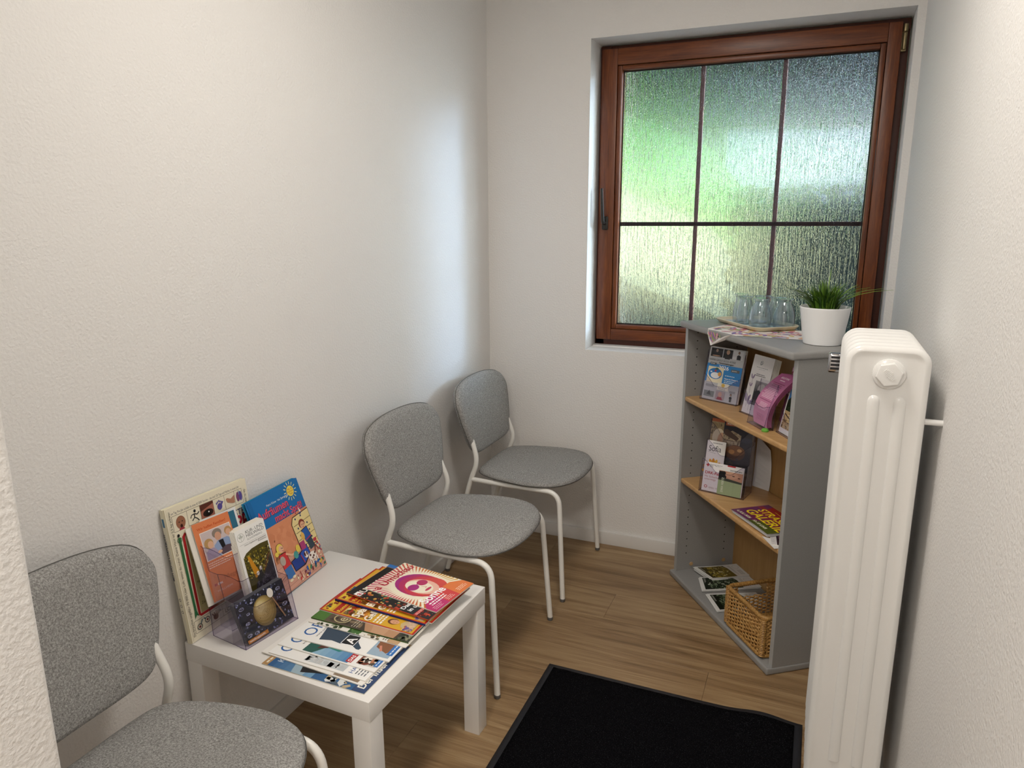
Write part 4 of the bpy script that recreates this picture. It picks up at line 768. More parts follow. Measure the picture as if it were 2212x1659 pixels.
def art_bowl():
    a = Art(.72, '232632', 43); a.speck(.0, .0, 1, .72, 170, ['6a70a0', '3a3e58', '8a90b8', '14161e', '9aa0c8'], .006, .018, 1.5)
    for x, y, s_ in ((.10, .12, .10), (.12, .40, .09), (.08, .60, .1), (.22, .62, .1), (.86, .12, .10), (.90, .42, .11), (.18, .25, .07), (.3, .10, .06)):
        a.ell(x, y, s_, s_ * .55, '171922', rot=30); a.ring(x, y, s_ * .5, s_ * .3, .006, 'aab0d0', 16); a.speck(max(x - s_ * .4, 0), max(y - s_ * .25, 0), min(x + s_ * .4, 1), min(y + s_ * .25, .72), 14, ['9aa0cc', 'c0c4de'], .004, .009)
    for i, c in enumerate(('7d6a3c', '96814a', 'a8925a', 'b5a069', 'c2b07c', 'cdbd8c')): k = 1 - i * .13; a.ell(.49 - .012 * i, .345 - .020 * i, .225 * k, .262 * k, c, 40)
    a.ring(.50, .39, .075, .075, .004, '8a743e'); a.ring(.50, .39, .05, .05, .004, '8a743e'); a.speck(.46, .35, .54, .43, 16, ['7d6a3c'], .004, .007); a.ell(.40, .25, .008, .008, '4a3c1c', 8); a.ell(.36, .42, .008, .008, '4a3c1c', 8)
    a.line([(.70, .20), (.83, .62)], .024, 'a8835e'); a.ell(.685, .115, .062, .082, 'e2ddd6'); a.rect(.0, .655, .42, .72, 'cf8a3c'); a.text('wandlungspunkt.', .03, .702, .050, 'fbeedd', bold=True); return a
def art_2026():
    a = Art(1.48, 'bfc1c4', 44); a.rect(.04, .03, .38, .27, '1e1c1c'); a.rect(.40, .03, .66, .27, '1e1c1c'); person_photo(a, .21, .09, .075, 'a58a78', '1a1614', '0e0e10'); a.ell(.21, .24, .12, .018, 'b08a70', 12); person_photo(a, .53, .11, .085, 'c09a80', 'a89070', '2a2624'); a.rect(.68, .03, .96, .27, 'd4d5d8'); person_photo(a, .84, .08, .055, '8a6a58', '3a2a22', '1a1a1e', .9); a.rect(.79, .16, .90, .27, '1a1a1e')
    a.text('KAFFEE-GÄSSLE SEI(DE)-BÖRSE', .03, .385, .078, '4a4d52', sx=.72); a.text('Veranstaltungen', .32, .45, .065, '333333', bold=True); a.rect(0, .47, 1, .98, '2e86cc'); a.rect(.08, .44, .26, .50, '5f6468'); a.lines(.10, .46, .14, 1, .02, .02, 'e0e0e0'); a.text('2026', .34, .60, .145, 'ffffff', bold=True); a.rect(.70, .55, .94, .63, '5f6468'); a.lines(.73, .58, .18, 1, .02, .022, 'e0e0e0')
    a.rect(.05, .55, .50, .99, 'ece3c4'); a.ell(.27, .74, .20, .155, '2f7fc4'); a.ell(.28, .79, .13, .085, 'eef2f4'); a.ell(.40, .74, .05, .06, 'e2a24a'); a.ell(.27, .66, .03, .03, 'c0392b'); a.ell(.30, .60, .05, .03, '3a6a5a'); a.ell(.15, .70, .03, .02, 'eef2f4')
    a.lines(.56, .74, .36, 1, .04, .02, 'e8f2fa'); a.text('Haus am Kurpark', .55, .85, .055, 'ffffff', bold=True); a.lines(.56, .88, .36, 2, .045, .02, 'e8f2fa'); a.rect(.40, .97, .72, 1.17, 'e9e6da'); a.ell(.56, 1.03, .05, .05, 'dcb95a'); a.lines(.43, 1.11, .26, 2, .03, .014, '8a8a8a'); a.rect(.06, 1.05, .30, 1.12, '9a9da0'); a.rect(.76, 1.14, .92, 1.20, '9a9da0')
    a.rect(.04, 1.24, .34, 1.40, '7c8282'); a.poly([(.12, 1.34), (.20, 1.22), (.26, 1.36)], '4a4e50'); a.rect(.39, 1.20, .64, 1.44, 'a89aa0'); a.ell(.515, 1.29, .055, .07, 'c7a192'); a.poly([(.43, 1.44), (.46, 1.36), (.57, 1.36), (.61, 1.44)], '9a3a4a'); person_photo(a, .82, 1.25, .045, 'a88a78', '2a2220', '303238'); a.rect(.80, 1.30, .85, 1.44, '303238'); return a
def art_grief():
    a = Art(1.95, 'e6e3e2', 45); a.text('D', .36, .30, .15, '5a6a70', bold=True, align='L'); a.ring(.44, .22, .06, .06, .01, '6a7a80'); a.lines(.5, .38, .7, 1, .05, .022, 'a0a0a4', 'C'); a.lines(.5, .44, .35, 1, .05, .014, 'b8b8bc', 'C'); a.lines(.5, .60, .55, 2, .05, .022, '3a3a40', 'C')
    a.rect(.36, .82, .98, 1.62, '4a484a'); a.grad(.36, .82, .98, 1.2, '8a8688', '3e3c3e'); a.ell(.68, 1.02, .18, .12, 'b8b2b0', rot=-30); a.poly([(.38, 1.2), (.6, 1.1), (.9, 1.3), (.8, 1.62), (.38, 1.62)], '1f1e20')
    for x, y, s_ in ((.16, .72, 1), (.15, 1.0, .8), (.14, 1.45, 1.6), (.28, 1.55, 1.3)):
        a.line([(x, y), (x + .02, y + .3)], .012, '7a6a84'); a.ell(x - .05 * s_, y, .030 * s_, .085 * s_, '9a8aa4', rot=-20); a.ell(x + .05 * s_, y, .030 * s_, .085 * s_, '8a7a96', rot=20)
    a.text('atme', .46, 1.82, .14, '6a6a70', rot=-90); return a
def art_pink():
    a = Art(2.05, 'c9789f', 46); a.grad(0, 0, 1, 2.05, 'b0568a', 'd592b2', 12); a.text('BEGLEITUNG', .5, .16, .085, 'f6e0ec', bold=True, align='C'); a.lines(.5, .22, .3, 1, .05, .03, 'f6e0ec', 'C'); a.lines(.5, .34, .7, 3, .06, .028, '7a2050', 'C'); a.lines(.5, .58, .82, 8, .052, .020, 'f4d8e6', 'C'); a.lines(.5, 1.04, .8, 1, .05, .024, '7a2050', 'C'); a.lines(.5, 1.16, .6, 6, .05, .018, 'f4d8e6', 'C'); a.lines(.5, 1.62, .55, 5, .05, .016, '9a5078', 'C'); return a
def art_castle():
    a = Art(2.2, 'efefef', 47); a.grad(.05, .42, .95, 1.0, '1f62b8', '5a98d8'); a.poly([(.05, 1.02), (.3, .72), (.6, .80), (.95, .66), (.95, 1.4), (.05, 1.4)], '1f2c1a'); a.speck(.06, .9, .94, 1.4, 60, ['2f4424', '141c10', '46603a'], .01, .04); a.rect(.05, 1.38, .95, 2.02, 'b59c74'); a.speck(.05, 1.4, .95, 2.0, 60, ['8a7250', 'd8c49c', '4a3a28', 'c8b48c'], .01, .05, 2); a.line([(.1, 1.5), (.9, 1.8)], .05, '4a3a30'); return a
def art_drk():
    a = Art(.78, 'ece9ea', 48); a.rect(.075, .045, .105, .125, 'c0202a'); a.rect(.05, .07, .13, .10, 'c0202a'); a.text('Deutsches', .15, .07, .032, '3a3a3a', bold=True); a.text('Rotes', .15, .10, .032, '3a3a3a', bold=True); a.text('Kreuz', .15, .13, .032, '3a3a3a', bold=True); a.lines(.28, .05, .2, 2, .03, .012, '7a7a7a'); a.rect(.58, .0, .78, .035, 'b01828')
    a.text('DRK-Fahrdienst', .04, .32, .105, 'b3202e', bold=True); a.text('Mit Sicherheit', .04, .41, .070, 'b86a6e'); a.text('unterwegs', .04, .48, .070, 'b86a6e'); a.ring(.10, .66, .04, .04, .014, 'b3202e', 12); a.text('07051 7009', .18, .70, .060, '9a7a7c'); return a
def art_zara():
    a = Art(1.42, '9aab82', 49); a.rect(0, 0, 1, .16, 'e8e8e6'); a.text('ZEITREGEN', .95, .12, .10, '2a2a2c', bold=True, align='R'); a.rect(0, .16, 1, .62, 'b98a72'); a.poly([(0, .2), (.25, .18), (.35, .35), (.3, .62), (0, .62)], '101114'); a.ell(.55, .34, .28, .16, 'c79a80'); a.ell(.62, .36, .06, .025, '2a1a18', 12); a.ell(.86, .42, .06, .03, '4a2a24', 12); a.poly([(.0, .56), (.4, .54), (1, .62), (1, .72), (0, .66)], '3a4034'); a.text('ZARA VIERTZ', .24, 1.30, .13, 'd8e0c8', rot=-90, bold=True); a.line([(.66, .72), (.66, 1.4)], .006, '7f9068'); return a
def art_sofia():
    a = Art(1.9, 'edebe8', 50); a.lines(.30, .10, .6, 1, .05, .035, '6a6a70'); a.text('Sofia', .10, .52, .40, '2c2c34', sx=.9); a.line([(.08, .56), (.5, .62)], .01, '2c2c34')
    for i in range(9): t = math.pi * (1.05 + i * .11); a.ell(.45 + .34 * math.cos(t), 1.62 + .52 * math.sin(t), .09, .24, ['e8a820', 'd8901a', 'f0c040'][i % 3], rot=math.degrees(t) + 90)
    a.ell(.45, 1.68, .30, .18, '7a4a14'); a.rect(0, 1.78, 1, 1.9, 'b06a1c'); return a
def art_bronze():
    a = Art(1.85, '1f1c2a', 51); a.rect(0, .0, 1, .16, '2a2838'); a.rect(.05, .10, .97, .26, 'b5623c'); a.text('wandlungspunkt.', .09, .22, .115, 'f6e6da', bold=True); a.ell(.80, .78, .22, .22, '15152a'); a.ell(.80, .70, .20, .10, '2c3048'); a.poly([(.0, .6), (.3, .42), (.62, .56), (.6, .9), (.3, 1.15), (.0, 1.1)], 'a8977c'); a.speck(.02, .5, .6, 1.1, 50, ['8a7a62', 'c2b294', '5a4e40'], .02, .05, 2.5); a.poly([(.02, .42), (.12, .38), (.55, .66), (.48, .78), (.06, .60)], '4a342a'); a.ell(.48, 1.20, .34, .28, '5a3a24', 30); a.ell(.48, 1.12, .32, .18, '8a5c34', 30); a.ell(.36, 1.18, .10, .08, 'c48c4c'); a.ell(.62, 1.10, .08, .06, 'e0b070'); a.ell(.2, 1.62, .26, .14, '4a4438'); a.speck(.0, 1.4, 1, 1.85, 40, ['3a3640', '14121c'], .02, .06); return a
def art_beige():
    a = Art(1.8, 'b5a078', 52); a.rect(0, 0, 1, .12, 'b5623c'); a.grad(0, .12, 1, 1.8, 'a8946a', '8a7450'); a.speck(0, .15, 1, .6, 40, ['8f7c58', 'c9b78c', '5e5038'], .03, .08, 2); a.ell(.45, .72, .34, .36, 'd8ccb0'); a.ell(.62, .80, .22, .30, 'c49a78'); a.poly([(.0, 1.1), (.5, 1.0), (1, 1.3), (1, 1.8), (0, 1.8)], '7a5f44'); a.ell(.35, 1.35, .25, .16, 'b5866a'); return a
def art_street():
    a = Art(.68, '8c1f1c', 53); a.grad(0, 0, 1, .68, '9a2018', '6a2a5a', 8); a.poly([(0, 0), (.12, 0), (.3, .68), (0, .68)], '6a2a5c'); a.poly([(.55, 0), (1, 0), (1, .45), (.8, .3)], '9a5a1e'); a.poly([(.45, .68), (.6, .50), (1, .48), (1, .68)], '4f5a1c'); a.text('10. KUNST', .60, .10, .075, 'e0d060', bold=True); a.line([(.30, .09), (.98, .16)], .008, 'e6cf2a'); a.text('STRASSEN', .14, .30, .205, 'f0d21e', bold=True, sx=.92); a.text('GALERIE', .10, .50, .235, 'f2d820', bold=True); a.text('4. JULI 2026   10-18 UHR', .06, .62, .075, 'f4f0d0', bold=True); return a
def art_black():
    a = Art(1.5, 'e2dede', 54); a.rect(.3, 0, 1, 1.5, '2a1420'); a.lines(.03, .2, .22, 9, .12, .02, '6a6a6a'); a.lines(.4, .3, .4, 2, .2, .05, 'd890a8'); return a
def art_forest(seed, warm):
    a = Art(2.0, 'dcdcda', seed); a.ring(.25, .22, .14, .14, .008, '8a8f8a'); a.lines(.5, .14, .42, 3, .07, .03, '8a8f8a'); a.lines(.1, .44, .8, 2, .05, .016, '7a7a7a')
    c = ['6a5a1c', '9a8a38', '3a320e', 'c8c090', '5a4c18'] if warm else ['2a3a24', '6a7860', '10180e', 'aab0a0', '1c2a18']
    a.poly([(.06, .72), (.3, .62), (.96, .60), (.96, 1.9), (.06, 1.9)], c[0]); a.speck(.07, .70, .95, 1.88, 260, c, .012, .05, 1.8); a.rect(.06, 1.55, .96, 1.9, c[2]); a.speck(.07, 1.3, .95, 1.7, 60, c[:3], .02, .07); a.lines(.1, 1.80, .4, 2, .04, .014, 'd8d8d0'); return a

# ---- magazines on the table (lowest first) -------------------------
def magz(i, cat_label, TLx, TLy, Hh, Wd, ztop, th, skew, art, **kw):
    a0 = R(skew); ry = Vector((math.sin(a0), math.cos(a0), 0)); dn = Vector((math.cos(a0), -math.sin(a0), 0)); TL = Vector((TLx, TLy, ztop)); TR = TL + ry * Wd; 
    TL2 = TL + dn * Hh; TR2 = TR + dn * Hh
    if 'tilt' in kw: d = kw.pop('tilt'); TR.z -= d; TR2.z -= d
    return sheet('magazine', [(TL, TR), (TL2, TR2)], th, None, cat_label, 'magazine', 'magazines fanned out on the white table', art, **kw)
magz(0, 'lowest magazine of the fan, blue mountain cover, at the table edge', .2526, -1.8485, .285, .2, .4525, .002, 0.5, art_alps(), pages='e0ddd2')
magz(1, 'plain white magazine second from the bottom of the fan', .2231, -1.8150, .296, .2, .4552, .0022, 3.2, art_plain())
magz(2, 'white health magazine with grey keyboard photo, third lowest in the fan', .2425, -1.8130, .276, .2, .4578, .0022, 1.0, art_ort('keys'))
magz(3, 'white health magazine with blue hospital scrubs and red label', .2431, -1.7815, .279, .2, .4605, .0022, 1.0, art_ort('scrubs'))
magz(4, 'white health magazine with a dark blue hand on the cover', .2569, -1.7480, .276, .2, .4635, .0025, -1.0, art_ort('hand'))
magz(5, 'white and green magazine just under the brown one', .2540, -1.6790, .288, .175, .4665, .0022, .8, art_white_green())
magz(6, 'brown and green magazine with a bare shoulder on the cover', .2520, -1.6655, .289, .165, .4705, .0034, .5, art_green(), spine='3f5a2a')
magz(7, 'yellow and red puzzle magazine with a white spine', .2500, -1.6290, .288, .175, .4768, .0058, 2.4, art_gossip(61, 'Spar'), spine='e8e6e0', pages='c9c6bc', warp=lambda u, v: -.0035 * (1 - u) ** 4, seg=8)
magz(8, 'orange magazine peeking out beneath the pharmacy magazines', .2700, -1.5700, .290, .195, .4800, .0026, 3.0, art_gossip(63, 'Rat'), pages='d8d2c4')
magz(9, 'yellow and red puzzle magazine with a dark blue spine', .2660, -1.5830, .284, .180, .4860, .0055, 3.4, art_gossip(62, 'EINS'), spine='27306e', pages='c9c6bc', warp=lambda u, v: -.003 * (1 - u) ** 4, seg=8)
magz(10, 'magazine with a blue corner just under the dark food cover', .2850, -1.5350, .255, .165, .4892, .0025, 6.5, Art(1.5, '2f6fb8').rect(.1, .0, .9, 1.4, 'd8a05a'), pages='ddd8cc')
magz(11, 'dark pharmacy magazine with colourful food on the cover', .2880, -1.5600, .268, .168, .4920, .0024, 7.0, art_food(), pages='d05a3a')
magz(12, 'topmost magazine with a pink and orange sunglasses portrait', .3200, -1.5250, .240, .170, .4950, .0026, 8.0, art_sun(), pages='e6e0d6')

# ---- books leaning on the wall --------------------------------------
def book(name, lab, TL, TR, BR, BL, th, art, cover, pages='e9e6dc', group=None):
    TL, TR, BR, BL = map(Vector, (TL, TR, BR, BL)); n_ = -((TR - TL).cross(BL - TL)).normalized()
    t = root(name, tuple((BL + BR) / 2 - n_ * th / 2), lab, 'book', group)
    c0 = sheet('cover', [(TL, TR), (BL, BR)], .0022, t, art=art, pages=cover, partname='front_cover')
    i_ = (TR - TL).normalized() * .003; j_ = (BL - TL).normalized() * .003
    sheet('pages', [(TL + j_ - n_ * .0022, TR - i_ + j_ - n_ * .0022), (BL - j_ - n_ * .0022, BR - i_ - j_ - n_ * .0022)], th - .0044, t, pages=pages, partname='page_block')
    sheet('back', [(TL - n_ * (th - .0022), TR - n_ * (th - .0022)), (BL - n_ * (th - .0022), BR - n_ * (th - .0022))], .0022, t, pages=cover, partname='back_cover')
    e = (TR - TL).normalized() * .0025; m_ = MB()
    pts = []
    for P_ in (TL, BL):
        pts.append([P_ + e, P_ - e * .2 - n_ * th * .15, P_ - e - n_ * th * .5, P_ - e * .2 - n_ * th * .85, P_ + e - n_ * th])
    m_.rings([pts[0], pts[1]], True, hexc(cover)); sp = m_.build('spine', 'print_gloss', t, smooth=True)
    return t, n_
CT = [(.0155, -1.8662, .8030), (.0155, -1.6052, .7930), (.0385, -1.5875, .4512), (.0385, -1.8487, .4512)]
bk_, n_ = book('hardcover_book', "cream children's body book standing tall against the wall on the table", *CT, .012, art_body(), 'e6e0c8')
# spine lettering
TLc, BLc = Vector(CT[0]), Vector(CT[3]); sa = Art(26.0, 'e6e0c8'); sa.text('MEIN ERSTES KÖRPERBUCH', .25, 13.5, .72, '2a3040', rot=-90, bold=True)
for y_ in (17.2, 18.4, 19.6): sa.ring(.5, y_, .30, .30, .1, '3a3a3a', 12)
sa.rect(.2, 1.6, .8, 3.2, '4a7a9a')
TLs = TLc - (Vector(CT[1]) - TLc).normalized() * .0028; BLs = BLc - (Vector(CT[1]) - TLc).normalized() * .0028
sheet('spine_print', [(TLs - n_ * .012, TLs - n_ * .001), (BLs - n_ * .012, BLs - n_ * .001)], .0002, bk_, art=sa, pages='e6e0c8', partname='spine_label')
BQ = [(.0397 + .003, -1.6363, .7355), (.023, -1.4141, .7295), (.0834, -1.3774, .4512), (.1032, -1.5996, .4565)]
book('hardcover_book', 'blue and orange picture book of children tidying up, leaning on the wall', *BQ, .008, art_tidy(), '1b74b8', group='picture books')
dB = Vector((-.0095, .0, -.0005)); BQ2 = [tuple(Vector(p) + dB + Vector((0, -.002, -.001 if k < 2 else 0))) for k, p in enumerate(BQ)]
book('hardcover_book', 'second blue book hidden behind the blue and orange picture book', *BQ2, .006, None, '1a86b4', group='picture books')

# ---- clear brochure holders ------------------------------------------
def holder(lab, A, wd, width, bd, tiers, depth, lean, ztop, cut=.3, name='brochure_holder'):
    A = Vector(A); wd = Vector(wd).normalized(); bd = Vector(bd).normalized(); tn = math.tan(R(lean)); z0 = A.z; t = root(name, tuple(A + wd * width / 2 + bd * depth / 2), lab, 'brochure rack')
    def Q(w_, b_, z): return Vector((A.x, A.y, 0)) + wd * w_ + bd * b_ + Vector((0, 0, z))
    def slab(pts, off, nm, mt='acrylic'):
        m_ = MB(); n__ = len(pts); m_.add([*pts, *[p + off for p in pts]], [tuple(range(n__)), tuple(range(2 * n__ - 1, n__ - 1, -1))] + [(i, i + n__, (i + 1) % n__ + n__, (i + 1) % n__) for i in range(n__)]); return m_.build(nm, mt, t)
    def rim(path, nm='edge'): MB().tube(path, .0007, 6).build(nm, 'acrylic_edge', t, smooth=True)
    nrm = (bd * math.cos(R(lean)) - Vector((0, 0, math.sin(R(lean))))).normalized() * .002
    for i, (b0, za, zb) in enumerate(tiers):
        dz = zb - za; prof = [(i / 20, 1 - cut * min(1, max(0, (.5 - abs(i / 20 - .5)) / .32)) ** 1.4 * (1 if True else 0)) for i in range(21)]
        top = [Q(u * width, b0 + tn * dz * h, za + dz * h) for u, h in prof]
        bot = [Q(width, b0, za), Q(0, b0, za)]
        slab(top + bot, nrm, 'front_plate'); rim(top)
        rim([Q(0, b0, za), Q(width, b0, za)])
        nb = tiers[i + 1][0] if i + 1 < len(tiers) else depth
        slab([Q(0, b0, za), Q(width, b0, za), Q(width, nb, za), Q(0, nb, za)], Vector((0, 0, .002)), 'pocket_floor')
        if i + 1 < len(tiers): slab([Q(0, nb, za), Q(width, nb, za), Q(width, nb, tiers[i + 1][1]), Q(0, nb, tiers[i + 1][1])], bd * .002, 'riser')
    for w_ in (0, width - .002):
        pts = [Q(w_, 0, z0)]
        for i, (b0, za, zb) in enumerate(tiers):
            if i: pts.append(Q(w_, b0 - .001 + tn * (max(za, tiers[i - 1][2]) - za), max(za, tiers[i - 1][2])))
            pts.append(Q(w_, b0 + tn * (zb - za), zb))
        pts.append(Q(w_, depth + tn * (ztop - z0) * .25, ztop)); pts.append(Q(w_, depth, z0))
        slab(pts, wd * .002, 'side_plate'); rim(pts + [pts[0]])
    slab([Q(0, depth, z0), Q(width, depth, z0), Q(width, depth + tn * (ztop - z0) * .25, ztop), Q(0, depth + tn * (ztop - z0) * .25, ztop)], bd * .002, 'back_plate')
    return t
TA = Vector((.1788, -1.8186, .4505)); TBv = Vector((.2027, -1.6552, .4505)); twd = (TBv - TA).normalized(); tbd = Vector((-twd.y, twd.x, 0))
holder('clear purple-tinted three-tier brochure rack on the table', TA, twd, .165, tbd, [(0, .4505, .566), (.046, .487, .628), (.088, .528, .686)], .122, 14, .690)
def sh4(name, q, th, lab, cat, art, ext=0.0, group=None, **kw):
    TL, TR, BR, BL = map(Vector, q)
    if ext: BL = BL + (BL - TL) * ext; BR = BR + (BR - TR) * ext
    return sheet(name, [(TL, TR), (BL, BR)], th, None, lab, cat, group, art, **kw)
bw = sh4('postcard', [(.1428, -1.8094, .554), (.1626, -1.6619, .5603), (.1925, -1.6601, .4565), (.1726, -1.8034, .4545)], .0006, 'dark card with golden singing bowl in the front tier of the table rack', 'card', art_bowl(), group='singing bowl cards', pages='5a5a62')
for k in range(1, 5): c_ = bw.copy(); C.objects.link(c_); c_.location = bw.location + Vector((-.0024 * k, -.001 * k, .0006 * k)); c_['label'] = 'card stacked behind the front singing bowl card'
KUR = [(.0658, -1.7108, .690), (.078, -1.6183, .6949), (.1231, -1.6284, .5339), (.1104, -1.7200, .5316)]
kf = sh4('flyer', KUR, .0012, 'white forest flyer at the front of the middle tier of the table rack', 'flyer', art_kur(), .16, group='forest flyers in the rack')
for k in range(1, 7): c_ = kf.copy(); C.objects.link(c_); c_.location = kf.location + Vector((-.0022 * k, -.0014 * k, .0006 * k)); c_['label'] = 'white flyer stacked behind the front forest flyer'
ORQ = [(.0315, -1.8085, .7440), (.0455, -1.7045, .7430), (.0895, -1.7000, .5460), (.0755, -1.8040, .5460)]
of = sh4('brochure', ORQ, .0012, 'orange family-help brochure in the back tier of the table rack', 'brochure', art_orange())
OW = [tuple(Vector(p) + Vector((-.0050, -.013, -.006))) for p in ORQ]
sh4('brochure', OW, .003, 'white brochure edge sticking out left of the orange brochure', 'brochure', None)
OT = [tuple(Vector(p) + Vector((-.0045, .030, .0))) for p in ORQ]
sh4('brochure', OT, .0015, 'teal and white brochure sticking out right of the orange brochure', 'brochure', Art(1.95, 'dfe2e4').rect(.6, .06, .94, .5, '2c6a86').rect(.6, .5, .94, 1.9, 'cfd6da'))

# ---- bookcase contents --------------------------------------------------
def Su(q): return Vector(S(*q))
def flat(nm, q, th, lab, cat, art, **kw): return sh4(nm, [Su(p) for p in q], th, lab, cat, art, **kw)
def rackS(lab, p0, p1, z0, tiers, depth, lean, ztop, **kw):
    A = Su((*p0, z0)); B_ = Su((*p1, z0)); wd = (B_ - A); w_ = wd.length; wd.normalize(); return holder(lab, A, wd, w_, Vector((-wd.y, wd.x, 0)), tiers, depth, lean, ztop, **kw)
Z1_, Z2_ = .7765, .4365
def leanq(p0, p1, z0, h, lean, off, hr=None, zb=.003):
    """sheet standing in a rack: bottom edge p0-p1, leaning back"""
    A = Su((*p0, z0)); B_ = Su((*p1, z0)); wd = (B_ - A).normalized(); bd = Vector((-wd.y, wd.x, 0)); up = Vector((0, 0, math.cos(R(lean)))) + bd * math.sin(R(lean)); o_ = bd * off + Vector((0, 0, zb))
    return [A + o_ + up * h, B_ + o_ + up * (hr or h), B_ + o_, A + o_]
rackS('clear single rack at the left end of the upper bookcase shelf', (.648, .060), (.500, .131), Z1_, [(0, Z1_, .875)], .034, 12, .965, cut=.42)
f1 = sh4('flyer', leanq((.644, .064), (.505, .130), Z1_, .203, 12, .004), .0008, 'blue and grey event flyer dated 2026 in the left upper rack', 'flyer', art_2026())
for k in range(1, 4): c_ = f1.copy(); C.objects.link(c_); c_.location = f1.location + Vector(SV) * .003 * k; c_['label'] = 'grey flyer stacked behind the event flyer dated 2026'; c_['group'] = 'event flyers in the left upper rack'
rackS('clear narrow rack holding the white floral brochures', (.428, .100), (.316, .112), Z1_, [(0, Z1_, .860)], .036, 12, .94, cut=.4)
f1 = sh4('brochure', leanq((.425, .103), (.318, .114), Z1_, .212, 12, .004), .001, 'white brochure with purple flowers and grey photo on the upper shelf', 'brochure', art_grief())
for k in range(1, 6): c_ = f1.copy(); C.objects.link(c_); c_.location = f1.location + Vector(SV) * .0032 * k + Vector(SU) * (-.0025 * k) + Vector((0, 0, -.0012 * k)); c_['label'] = 'white brochure stacked behind the front purple-flowered one'; c_['group'] = 'white floral brochures'
rackS('clear narrow rack holding the curved pink flyers', (.298, .052), (.186, .044), Z1_, [(0, Z1_ + .002, .858)], .034, 12, .93, cut=.15)
def pinkrows(d, e):
    o_ = Vector(SV) * d - Vector(SU) * e * 0
    return [(Su((.218 - e, .118, .962)) + o_, Su((.122 - e, .110, .966)) + o_), (Su((.284, .080, .872)) + o_, Su((.182, .072, .872)) + o_), (Su((.276, .064, .786)) + o_, Su((.186, .056, .786)) + o_)]
f1 = sheet('flyer', pinkrows(0, 0), .0007, None, 'curved pink flyer at the front of its rack on the upper shelf', 'flyer', None, art_pink(), pages='c87aa0')
for k in range(1, 5):
    sheet('flyer', pinkrows(.0042 * k, .004 * k), .0007, None, 'pink flyer bending behind the front pink one', 'flyer', 'pink flyers on the upper shelf', None, pages='b8668f')
sheet('card', [(Su((.205, .150, .985)), Su((.115, .150, .990))), (Su((.215, .120, .80)), Su((.125, .120, .80)))], .0008, None, 'red and purple leaf-patterned card behind the pink flyers', 'card', None, Art(2.1, '7a3050', 71).speck(0, 0, 1, 1.2, 90, ['a04068', 'c88aa8', '5a2040', 'd8b0c0', '8a2a3a'], .03, .09, 2.5))
sp = tag(MB().lathe([(.011, 0), (.012, .004), (.009, .009), (.003, .0115)], Su((.186, .050, Z1_)), 14).build('green_knob', 'lawn', None, smooth=True, org=Su((.186, .050, Z1_))), 'small green knob at the foot of the pink flyers', 'knob')
rackS('clear narrow rack at the right end of the upper shelf', (.174, .082), (.062, .068), Z1_, [(0, Z1_, .850)], .036, 12, .93, cut=.4)
sh4('flyer', leanq((.172, .086), (.064, .072), Z1_, .200, 12, .004), .001, 'flyer with blue sky and old building at the right end of the upper shelf', 'flyer', art_castle())
rackS('clear three-tier rack on the middle shelf', (.547, .022), (.414, .135), Z2_, [(0, Z2_, .560), (.030, .475, .628), (.060, .520, .690)], .090, 12, .70, cut=.35)
sh4('flyer', leanq((.542, .028), (.424, .128), Z2_, .112, 12, .006), .001, 'white ride-service flyer with red cross in the front tier of the middle rack', 'flyer', art_drk())
sh4('booklet', leanq((.492, .066), (.424, .125), Z2_, .102, 12, .0035, zb=.003), .001, 'green booklet with a face in the front tier of the middle rack', 'booklet', art_zara())
sh4('flyer', leanq((.545, .023), (.490, .070), .475, .150, 12, .036), .001, 'white flyer with script lettering and sunflower in the middle tier', 'flyer', art_sofia())
sh4('booklet', leanq((.545, .023), (.490, .070), .52, .185, 12, .066), .001, 'beige booklet with an elderly woman in the top tier of the middle rack', 'booklet', art_beige())
sh4('booklet', leanq((.508, .056), (.422, .129), .520, .195, 12, .0635, zb=.0), .001, 'dark booklet with bronze bowl and orange title strip in the middle rack', 'booklet', art_bronze())
sheet('leaflet', [(Su((.545, .262, .64)), Su((.475, .275, .60))), (Su((.540, .255, .54)), Su((.462, .276, .52))), (Su((.540, .250, Z2_)), Su((.470, .277, Z2_)))], .0008, None, 'curled white sheet behind the three-tier rack', 'sheet', None, None, pages='dcdcdc')
WQ = lambda b_: (lambda u, v: .010 * max(0, u - .0) * 0 + b_ * math.sin(u * 3.0) * (1 - v) )
st = sheet('flyer', [(Su((.322, .180, .450)), Su((.094, .186, .450))), (Su((.326, .030, .4475)), Su((.100, .030, .452)))], .0006, None, 'red and purple street gallery flyer lying on the middle shelf', 'flyer', None, art_street(), pages='e4e2e0', warp=lambda u, v: .004 * math.sin(u * 3.1) * v, seg=6)
for k in range(1, 4):
    sheet('flyer', [(Su((.320 - .002 * k, .181, .4492 - .0020 * k)), Su((.094, .186, .4495 - .002 * k))), (Su((.324 - .003 * k, .031, .4475 - .0022 * k)), Su((.100, .031, .4500 - .0022 * k)))], .0005, None, 'white-edged flyer beneath the street gallery flyer', 'flyer', 'flyers under the street gallery flyer', None, pages='dedcda')
sheet('leaflet', [(Su((.31, .27, .4400)), Su((.10, .275, .4400))), (Su((.20, .17, .4400)), Su((.06, .19, .4400)))], .0015, None, 'white leaflets lying behind the street gallery flyer', 'leaflet', None, None, pages='dcd9d8')
sheet('leaflet', [(Su((.135, .060, .4405)), Su((.080, .110, .4405))), (Su((.052, .018, .4405)), Su((.022, .060, .4405)))], .0024, None, 'white and dark leaflet at the right front corner of the middle shelf', 'leaflet', None, art_black())
sheet('leaflet', [(Su((.119, .024, .4380)), Su((.06, .07, .4380))), (Su((.028, .010, .4380)), Su((.021, .055, .4380)))], .0012, None, 'white leaflet under the dark one at the shelf corner', 'leaflet', None, None, pages='e2dfdc')
